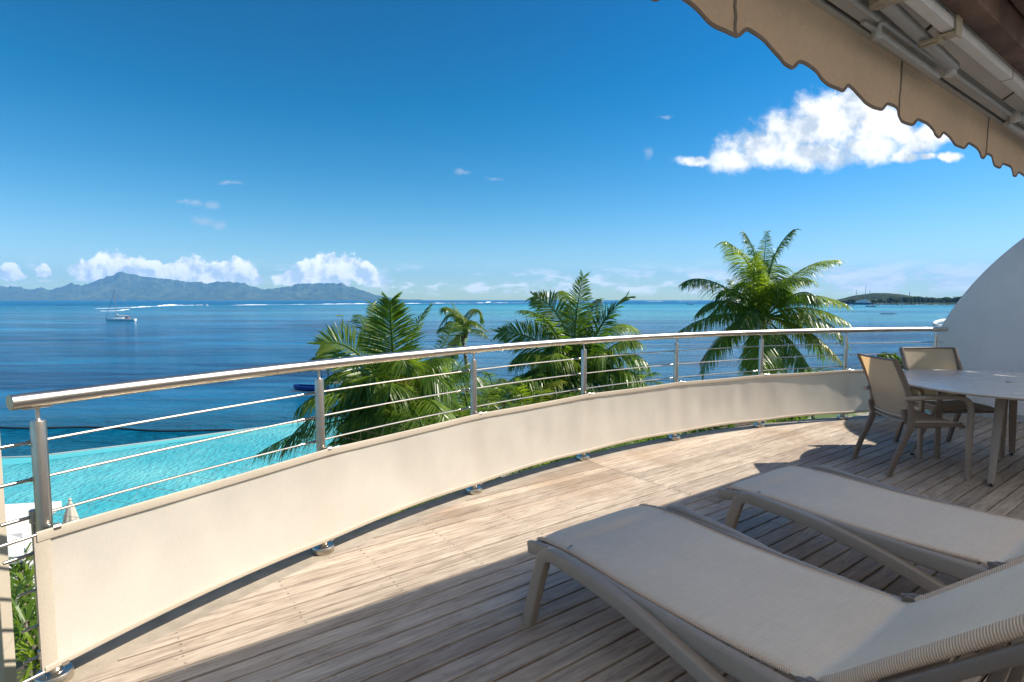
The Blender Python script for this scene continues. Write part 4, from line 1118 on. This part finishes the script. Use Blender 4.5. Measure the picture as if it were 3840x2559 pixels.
# =================================================================== POOLSIDE THINGS
M_CANVAS = fabric_mat('parasol_canvas', (.80, .79, .76), .2, 120, 30, heather=.04)
def parasol(x, y, z, w, label):
    c = onz(x, y, z); root = empty('parasol', (c.x, c.y, LAND_Z), R(20), label, 'parasol'); h = z-LAND_Z
    b = MB(); b.tube([(0, 0, 0), (0, 0, h+.45)], .025, 10); b.build('pole', M_WHITE, root)
    b = MB(); P = [(-w, -w), (w, -w), (w, w), (-w, w)]
    b.add([(0, 0, h+.45)]+[(a, c_, h-.02) for a, c_ in P]+[(a, c_, h-.2) for a, c_ in P], [(0, 1, 2), (0, 2, 3), (0, 3, 4), (0, 4, 1), (1, 5, 6, 2), (2, 6, 7, 3), (3, 7, 8, 4), (4, 8, 5, 1)]); b.build('canopy', M_CANVAS, root)
parasol(-45, 1955, -4.7, 1.25, 'open white square parasol at the pool edge left of the railing post')
parasol(-20, 2045, -5.0, .95, 'lower open white parasol near the strap-leaved plants')
c = onz(262, 1880, -4.55); root = empty('closed_parasol', (c.x, c.y, LAND_Z), 0, 'closed cream parasol standing by the pool beside the first railing post', 'parasol')
b = MB(); b.tube([(0, 0, 0), (0, 0, 2.5)], .025, 8); b.build('pole', M_WHITE, root)
b = MB(); rows = []
for j in range(9):
    t = j/8; rad = .05+.30*t**.8
    rows.append([(math.cos(a)*rad*(1+.22*math.cos(8*a)*t), math.sin(a)*rad*(1+.22*math.cos(8*a)*t), 2.42-1.5*t) for a in [2*math.pi*i/48 for i in range(49)]])
b.grid(rows); b.lathe((0, 0, 2.40), [(.05, 0), (.03, .06), (.05, .1), (.02, .15)], 10); b.build('canopy', fabric_mat('closed_canvas', (.66, .60, .50), .15, 90, 30), root, smooth=True)
def sunbed(x, y, lab, rz):
    c = onz(x, y, LAND_Z+.35); root = empty('pool_sunbed', (c.x, c.y, LAND_Z), rz, lab, 'sunbed', 'white sunbeds by the pool')
    b = MB(); b.box(-.33, .33, -.95, .45, .30, .38); b.build('mattress', M_CANVAS, root, bevel=.02)
    b = MB(); b.box(-.33, .33, 0, .65, 0, .08, Matrix.Translation((0, .45, .30))@Matrix.Rotation(R(35), 4, 'X')); b.build('backrest', M_CANVAS, root, bevel=.02)
    for sx in (-.28, .28):
        for sy in (-.85, .4):
            b = MB(); b.box(sx-.02, sx+.02, sy-.02, sy+.02, 0, .3); b.build('leg', M_WHITE, root)
sunbed(60, 2150, 'white sunbed between the strap-leaved plants', R(60)); sunbed(140, 2190, 'white sunbed just beside the screen edge', R(20)); sunbed(95, 2125, 'white sunbed closest to the boulders', R(-30)); sunbed(50, 2330, 'white sunbed low beside the pillar', R(10))
def boulder(x, y, r, lab, seed):
    c = onz(x, y, LAND_Z+.2); b = MB(); b.ball((0, 0, r*.5), r, 16, .75); b.v = [tuple(Vector(v)*(1+.35*noise.noise(Vector(v)*2.2/r+Vector((seed, 0, 0))))) for v in b.v]
    o = b.build('boulder', simple('orange_rock', (.42, .19, .07), .9, 0, .4, 4, .5), None, smooth=True); o.location = (c.x, c.y, LAND_Z-.05); tag(o, lab, 'boulder', 'orange boulders by the pool')
boulder(58, 2062, .55, 'left orange boulder beside the pool paving', 1); boulder(88, 2050, .42, 'right orange boulder beside the pool paving', 2); boulder(147, 2112, .3, 'small orange boulder behind the tension tube', 3)
pl = MB(); c = onz(100, 2430, -6.4); pl.box(-.6, .6, -.35, .35, 0, .6); o = pl.build('planter_box', simple('planter', (.20, .17, .14), .8), None, bevel=.03); o.location = (c.x, c.y, LAND_Z); o.rotation_euler = (0, 0, .5); tag(o, 'dark rectangular planter box under the strap-leaved plants', 'planter')
# roof of a low pergola and path seen under the screen at the right
pg = empty('pergola', (onz(2745, 1600, -4.6).x, onz(2745, 1600, -4.6).y, LAND_Z), R(28), 'dark slatted pergola roof seen under the screen at the right', 'pergola')
for i in range(12):
    b = MB(); b.box(-1.6, 1.6, -1.6+i*.28, -1.6+i*.28+.09, 2.30, 2.38); b.build('slat', M_BROWN, pg)
for sx in (-1.5, 1.5):
    b = MB(); b.box(sx-.05, sx+.05, -1.7, 1.7, 2.19, 2.295); b.build('beam', M_WHITE, pg)
    for sy in (-1.5, 1.5):
        b = MB(); b.box(sx-.05, sx+.05, sy-.05, sy+.05, 0, 2.185); b.build('post', M_WHITE, pg)

# =================================================================== ON THE WATER
M_HULL = simple('white_hull', (.78, .78, .76), .35, 0, .03, 2)
M_HULLB = simple('blue_hull', (.06, .10, .18), .35, 0, .05, 2)
M_MAST = simple('mast', (.30, .30, .30), .4, .5, .05, 2)
def yacht(loc_, L, mast, rz, label, detail=True, hullm=None, group=None, cabin=True, thick=1.):
    root = empty('sailing_yacht', (loc_[0], loc_[1], SEA_Z), rz, label, 'sailing boat', group)
    b = MB(); rows = []; n = 16; H_ = L*.095; Bm = L*.14
    for i in range(n+1):
        t = i/n; w = Bm*(math.sin(math.pi*(.5+.5*t))**.75 if t > .35 else 1)*(1-.18*(1-t/.35) if t < .35 else 1); w = max(w, .02)
        x = -L/2+L*t; zt = H_*(.86+.26*t*t); zk = -.15
        row = [(x+(.04*L if t == 0 else 0)*0, -w, zt), (x-.02*L*t, -w*.86, H_*.45), (x-.05*L*t, -w*.45, zk), (x-.05*L*t, w*.45, zk), (x-.02*L*t, w*.86, H_*.45), (x, w, zt)]
        if t == 0: row = [(x+.10*L*(1-q[2]/zt) if False else x, q[1], q[2]) for q in row]
        rows.append(row)
    b.grid(rows); m_ = len(b.v); b.add([rows[0][k] for k in range(6)], [(0, 1, 2, 3, 4, 5)]); b.add([r[0] for r in rows]+[r[5] for r in rows], [(i, i+1, n+2+i, n+1+i) for i in range(n)])
    h = b.build('hull', hullm or M_HULL, root, smooth=False)
    if detail:
        b = MB(); b.add([(x, y*L*.085, z) for x, z, y in ((-L*.12, H_, 1), (L*.22, H_*1.04, .7), (L*.16, H_+L*.032, .6), (-L*.10, H_+L*.042, .8))]+[(x, -y*L*.085, z) for x, z, y in ((-L*.12, H_, 1), (L*.22, H_*1.04, .7), (L*.16, H_+L*.032, .6), (-L*.10, H_+L*.042, .8))],
                       [(0, 1, 2, 3), (7, 6, 5, 4), (3, 2, 6, 7), (1, 5, 6, 2), (0, 3, 7, 4)]); b.build('cabin', M_HULL, root)
    b = MB(); xm = L*.14; b.tube([(xm, 0, H_*.8), (xm, 0, mast)], [L*.0095*thick, L*.007*thick], 8); b.build('mast', M_MAST, root)
    if detail:
        b = MB(); b.tube([(xm-.01*L, 0, H_+L*.10), (-L*.28, 0, H_+L*.085)], L*.008, 8); b.build('boom', M_MAST, root)
        b = MB(); P = smoothpath([(xm-.02*L, 0, H_+L*.165), (xm-.10*L, 0, H_+L*.118), (-L*.08, 0, H_+L*.110), (-L*.27, 0, H_+L*.103)], 4); b.tube(P, L*.013, 8); b.build('furled_sail', M_CANVAS, root, smooth=True)
        b = MB(); b.tube([(L*.48, 0, H_*1.1), (xm, 0, mast*.86)], L*.0058, 6); b.build('furled_jib', simple('jib', (.08, .12, .2), .7), root)
        b = MB(); b.tube([(-L*.49, 0, H_), (xm, 0, mast*.99)], .02, 4); b.build('backstay', M_MAST, root)
        for sy in (-1, 1):
            b = MB(); b.tube([(xm, sy*Bm*.9, H_), (xm, 0, mast*.8)], .02, 4); b.build('shroud', M_MAST, root)
        b = MB(); b.box(-L*.30, -L*.16, -L*.07, L*.07, H_+.001, H_+L*.045); b.build('sprayhood', simple('sprayhood', (.25, .10, .09), .8), root, bevel=.1)
    return root
bp = onz(452, 1205, SEA_Z); yacht(bp, 12.2, 16.2, R(180+12), 'white sailing yacht with furled sails anchored off the island at the left')
bp = onz(2587, 1143, SEA_Z); yacht(bp, 14, 15, R(170), 'small dark sailing yacht anchored on the horizon left of the tall palm', True, M_HULLB, None, thick=1.4)
bp = onz(3265, 1151, SEA_Z); yacht(bp, 14, 3.6, R(175), 'blue-hulled white motor boat moored in front of the marina', True, M_HULLB)
bp = onz(3192, 1148, SEA_Z); yacht(bp, 11, 9, R(185), 'little white boat left of the blue-hulled one by the marina')
# large motor-sailer with three masts
bp = onz(3225, 1143, SEA_Z); root = empty('superyacht', (bp.x, bp.y, SEA_Z), R(172), 'long dark-hulled superyacht with tall masts at the marina entrance', 'yacht')
b = MB(); rows = []
for i in range(13):
    t = i/12; x = -24+52*t; w = 4.6*(1-max(0, (t-.5)/.5)**2)+.05; zt = 3.4+1.6*t*t
    rows.append([(x, -w, zt), (x, -w*.8, -.2), (x, w*.8, -.2), (x, w, zt)])
b.grid(rows); b.add([r[0] for r in rows]+[r[3] for r in rows], [(i, i+1, 14+i, 13+i) for i in range(12)]); b.add(rows[0], [(0, 1, 2, 3)]); b.build('hull', M_HULLB, root)
b = MB(); b.box(-20, 12, -3.6, 3.6, 3.5, 6.0); b.box(-16, 6, -3, 3, 6.0, 8.2); b.box(-12, 0, -2.4, 2.4, 8.2, 10.); b.build('superstructure', M_HULL, root, bevel=.6)
for x, h in ((8, 31), (-10, 40), (-18, 31)):
    b = MB(); b.tube([(x, 0, 3), (x, 0, h)], [.55, .4], 8); b.build('mast', M_MAST, root)
# marina boats and masts in front of the trees
proto = yacht((0, 0), 11, 15, R(90), 'x', True, None, 'boats packed in the marina', thick=1.8)
rnd = random.Random(5)
desc = ['short-masted', 'tall-masted', 'small', 'broad', 'slim']
for k in range(22):
    o = proto if k == 0 else copy_tree(proto)
    x = 3290+k*13.5+rnd.uniform(-3, 3); c = onz(x, 1145.2+rnd.uniform(-.3, .9), SEA_Z)
    o.location = (c.x, c.y, SEA_Z); o.rotation_euler = (0, 0, rnd.uniform(-3.1, 3.1)); s_ = rnd.uniform(.7, 1.25); o.scale = (s_, s_, s_*rnd.uniform(.8, 1.3))
    o['label'] = 'white sailing boat moored among many in the marina below the wooded spit'
# trees along the spit: rounded crowns with uneven tops
M_FAR = leaf_mat('far_leaf', (.022, .050, .016), (.07, .095, .035), (1.5, 1.5, .8), .9)
rnd = random.Random(9); proto_t = []
for v in range(4):
    root = empty('shore_tree'); b = MB()
    for i in range(260):
        vv = Vector((rnd.gauss(0, 1), rnd.gauss(0, 1), rnd.gauss(0, .8))).normalized()*rnd.uniform(.7, 1.08)
        q = Vector((vv.x*5.5, vv.y*5.5, 7+vv.z*4.2*(1+.3*noise.noise(vv*2+Vector((v, 0, 0)))))); nn = (vv+Vector((rnd.gauss(0, .5), rnd.gauss(0, .5), rnd.gauss(0, .5)))).normalized(); t = nn.orthogonal().normalized(); s2 = nn.cross(t)
        L = rnd.uniform(.7, 1.5); b.add([q-t*L, q-s2*L*.8, q+t*L, q+s2*L*.8], [(0, 1, 2, 3)])
    b.build('crown', M_FAR, root); b = MB(); b.tube([(0, 0, -1), (0, 0, 8)], [.5, .3], 6); b.build('trunk', M_BARK, root); proto_t.append(root)
SG = 'trees along the wooded spit'
SLAB = 'dark green tree crown in the row behind the marina'
for k in range(70):
    o = proto_t[k] if k < 4 else copy_tree(proto_t[k % 4])
    x = 3175+k*6.6+rnd.uniform(-4, 4); Y = rnd.uniform(1150, 1300); q = ray(x, 1126)*Y
    o.location = (q.x, Y, SEA_Z+2.0); s_ = rnd.uniform(.6, 1.25)*(1.1 if k > 22 else .8); o.scale = (s_*1.2, s_*1.2, s_); o.rotation_euler = (0, 0, rnd.uniform(0, 6)); tag(o, SLAB, 'tree', SG)
b = MB(); q = ray(3410, 1126)*1250; b.tube([(0, 0, 0), (0, 0, 27)], [.9, .6], 8); o = b.build('chimney_mast', M_MAST); o.location = (q.x, q.y, SEA_Z+1); tag(o, 'single thin mast standing above the trees on the spit', 'mast')
# channel mark
c = onz(3381, 1151, SEA_Z); b = MB(); b.tube([(0, 0, -.5), (.9, 0, 5.0)], [.35, .25], 8); b.box(-.1, 1.9, -.5, .5, 4.6, 5.6); o = b.build('channel_marker', M_MAST); o.location = (c.x, c.y, SEA_Z); tag(o, 'dark leaning channel marker in the water before the marina', 'marker')
# outrigger canoe with paddlers
def canoe(x, y, L, n, lab, m, rz=0.):
    c = onz(x, y, SEA_Z); root = empty('canoe', (c.x, c.y, SEA_Z), rz, lab, 'canoe')
    b = MB(); P = [(-L/2+L*i/12, 0, .12+.5*abs(i/6-1)**3) for i in range(13)]; b.tube(P, [.06+.30*math.sin(math.pi*i/12)**.6 for i in range(13)], 8); b.build('hull', m, root, smooth=True)
    if n > 1: b = MB(); b.tube([(-L*.3, 1.6, .1), (L*.3, 1.6, .1)], .1, 6); b.tube([(-L*.15, 0, .4), (-L*.15, 1.6, .15)], .04, 4); b.tube([(L*.15, 0, .4), (L*.15, 1.6, .15)], .04, 4); b.build('outrigger', m, root)
    return c, root
def paddler(loc_, rz, lab, shirt):
    root = empty('person', loc_, rz, lab, 'person', 'canoe paddlers')
    b = MB(); b.tube([(0, 0, .05), (.03, 0, .35), (.10, 0, .62), (.12, 0, .68), (.14, 0, .74)], [.15, .15, .19, .10, .055], 10)
    b.ball((.17, 0, .86), .105, 12, 1.2)
    b.tube([(.12, .18, .60), (.30, .24, .42), (.50, .16, .34)], [.055, .045, .035], 6); b.tube([(.12, -.18, .60), (.34, -.20, .50), (.52, .0, .50)], [.055, .045, .035], 6)
    b.tube([(-.02, .09, .08), (.38, .10, .26), (.72, .10, .06)], [.085, .07, .05], 6); b.tube([(-.02, -.09, .08), (.38, -.10, .26), (.72, -.10, .06)], [.085, .07, .05], 6)
    b.build('body', shirt, root, smooth=True)
    b = MB(); b.tube([(.52, -.05, .9), (.50, .30, .05)], .02, 6); b.box(.44, .56, .30, .34, -.25, .10); o = b.build('paddle', M_WHITE, root)
M_SKIN = simple('paddler_skin', (.10, .055, .035), .6)
cc, _ = canoe(3330, 1178.5, 13, 4, 'dark six-seat outrigger canoe crossing the lagoon at the right', M_HULLB, R(6))
for k in range(4):
    d = Vector((math.cos(R(6)), math.sin(R(6)), 0)); paddler(Vector((cc.x, cc.y, SEA_Z+.15))+d*(-3.4+2.1*k), R(6), 'paddler sitting in the dark outrigger canoe, %s' % ['last in line at its left end', 'second from the left', 'third from the left', 'foremost at the right'][k], M_SKIN)
cc, _ = canoe(1274, 1186, 5.2, 1, 'small yellow kayak on the blue water left of the upright palm frond', simple('yellow_hull', (.75, .55, .08), .4)); paddler(Vector((cc.x, cc.y, SEA_Z+.15)), 0, 'lone paddler sitting in the yellow kayak', M_SKIN)
# blue inflatable and white jetty frame half hidden by the first full post
c = onz(1165, 1466, SEA_Z); root = empty('blue_dinghy', (c.x, c.y, SEA_Z), R(-12), 'dark blue inflatable dinghy on the water beside a railing post', 'dinghy')
b = MB(); P = smoothpath([(1.6, -.5, .3), (-.6, -.55, .3), (-1.35, -.35, .34), (-1.7, 0, .42), (-1.35, .35, .34), (-.6, .55, .3), (1.6, .5, .3)], 5); b.tube(P, .26, 12, up=(0, 0, 1)); b.build('tube', simple('blue_rubber', (.004, .025, .15), .4), root, smooth=True)
b = MB(); b.box(-1.2, 1.5, -.4, .4, .10, .2); b.build('floor', M_RUBBER, root)
root = empty('jetty_platform', (c.x+1.9, c.y+1.0, SEA_Z), R(-12), 'white framed swim platform standing beside the blue dinghy', 'platform')
for sx in (-.8, 0, .8):
    for sy in (-.6, .6):
        b = MB(); b.tube([(sx, sy, -.5), (sx, sy, 2.5)], .035, 6); b.build('pole', M_RUBBER, root)
b = MB(); b.box(-1.2, 1.1, -.8, .8, 2.5, 2.58); b.build('top', M_WHITE, root); b = MB(); b.box(-.95, .95, -.7, .7, .7, .78); b.build('deck_plate', M_CONC, root)
# floating boom across the bay
b = MB(); A_, B_ = onz(-300, 1597, SEA_Z), onz(870, 1620, SEA_Z)
P = [A_.lerp(B_, i/40)+Vector((0, .35*math.sin(i*.35), .04)) for i in range(41)]; b.tube(P, .085, 8); tag(b.build('floating_boom', M_RUBBER, smooth=True), 'long black floating boom lying across the water beyond the pool', 'boom')
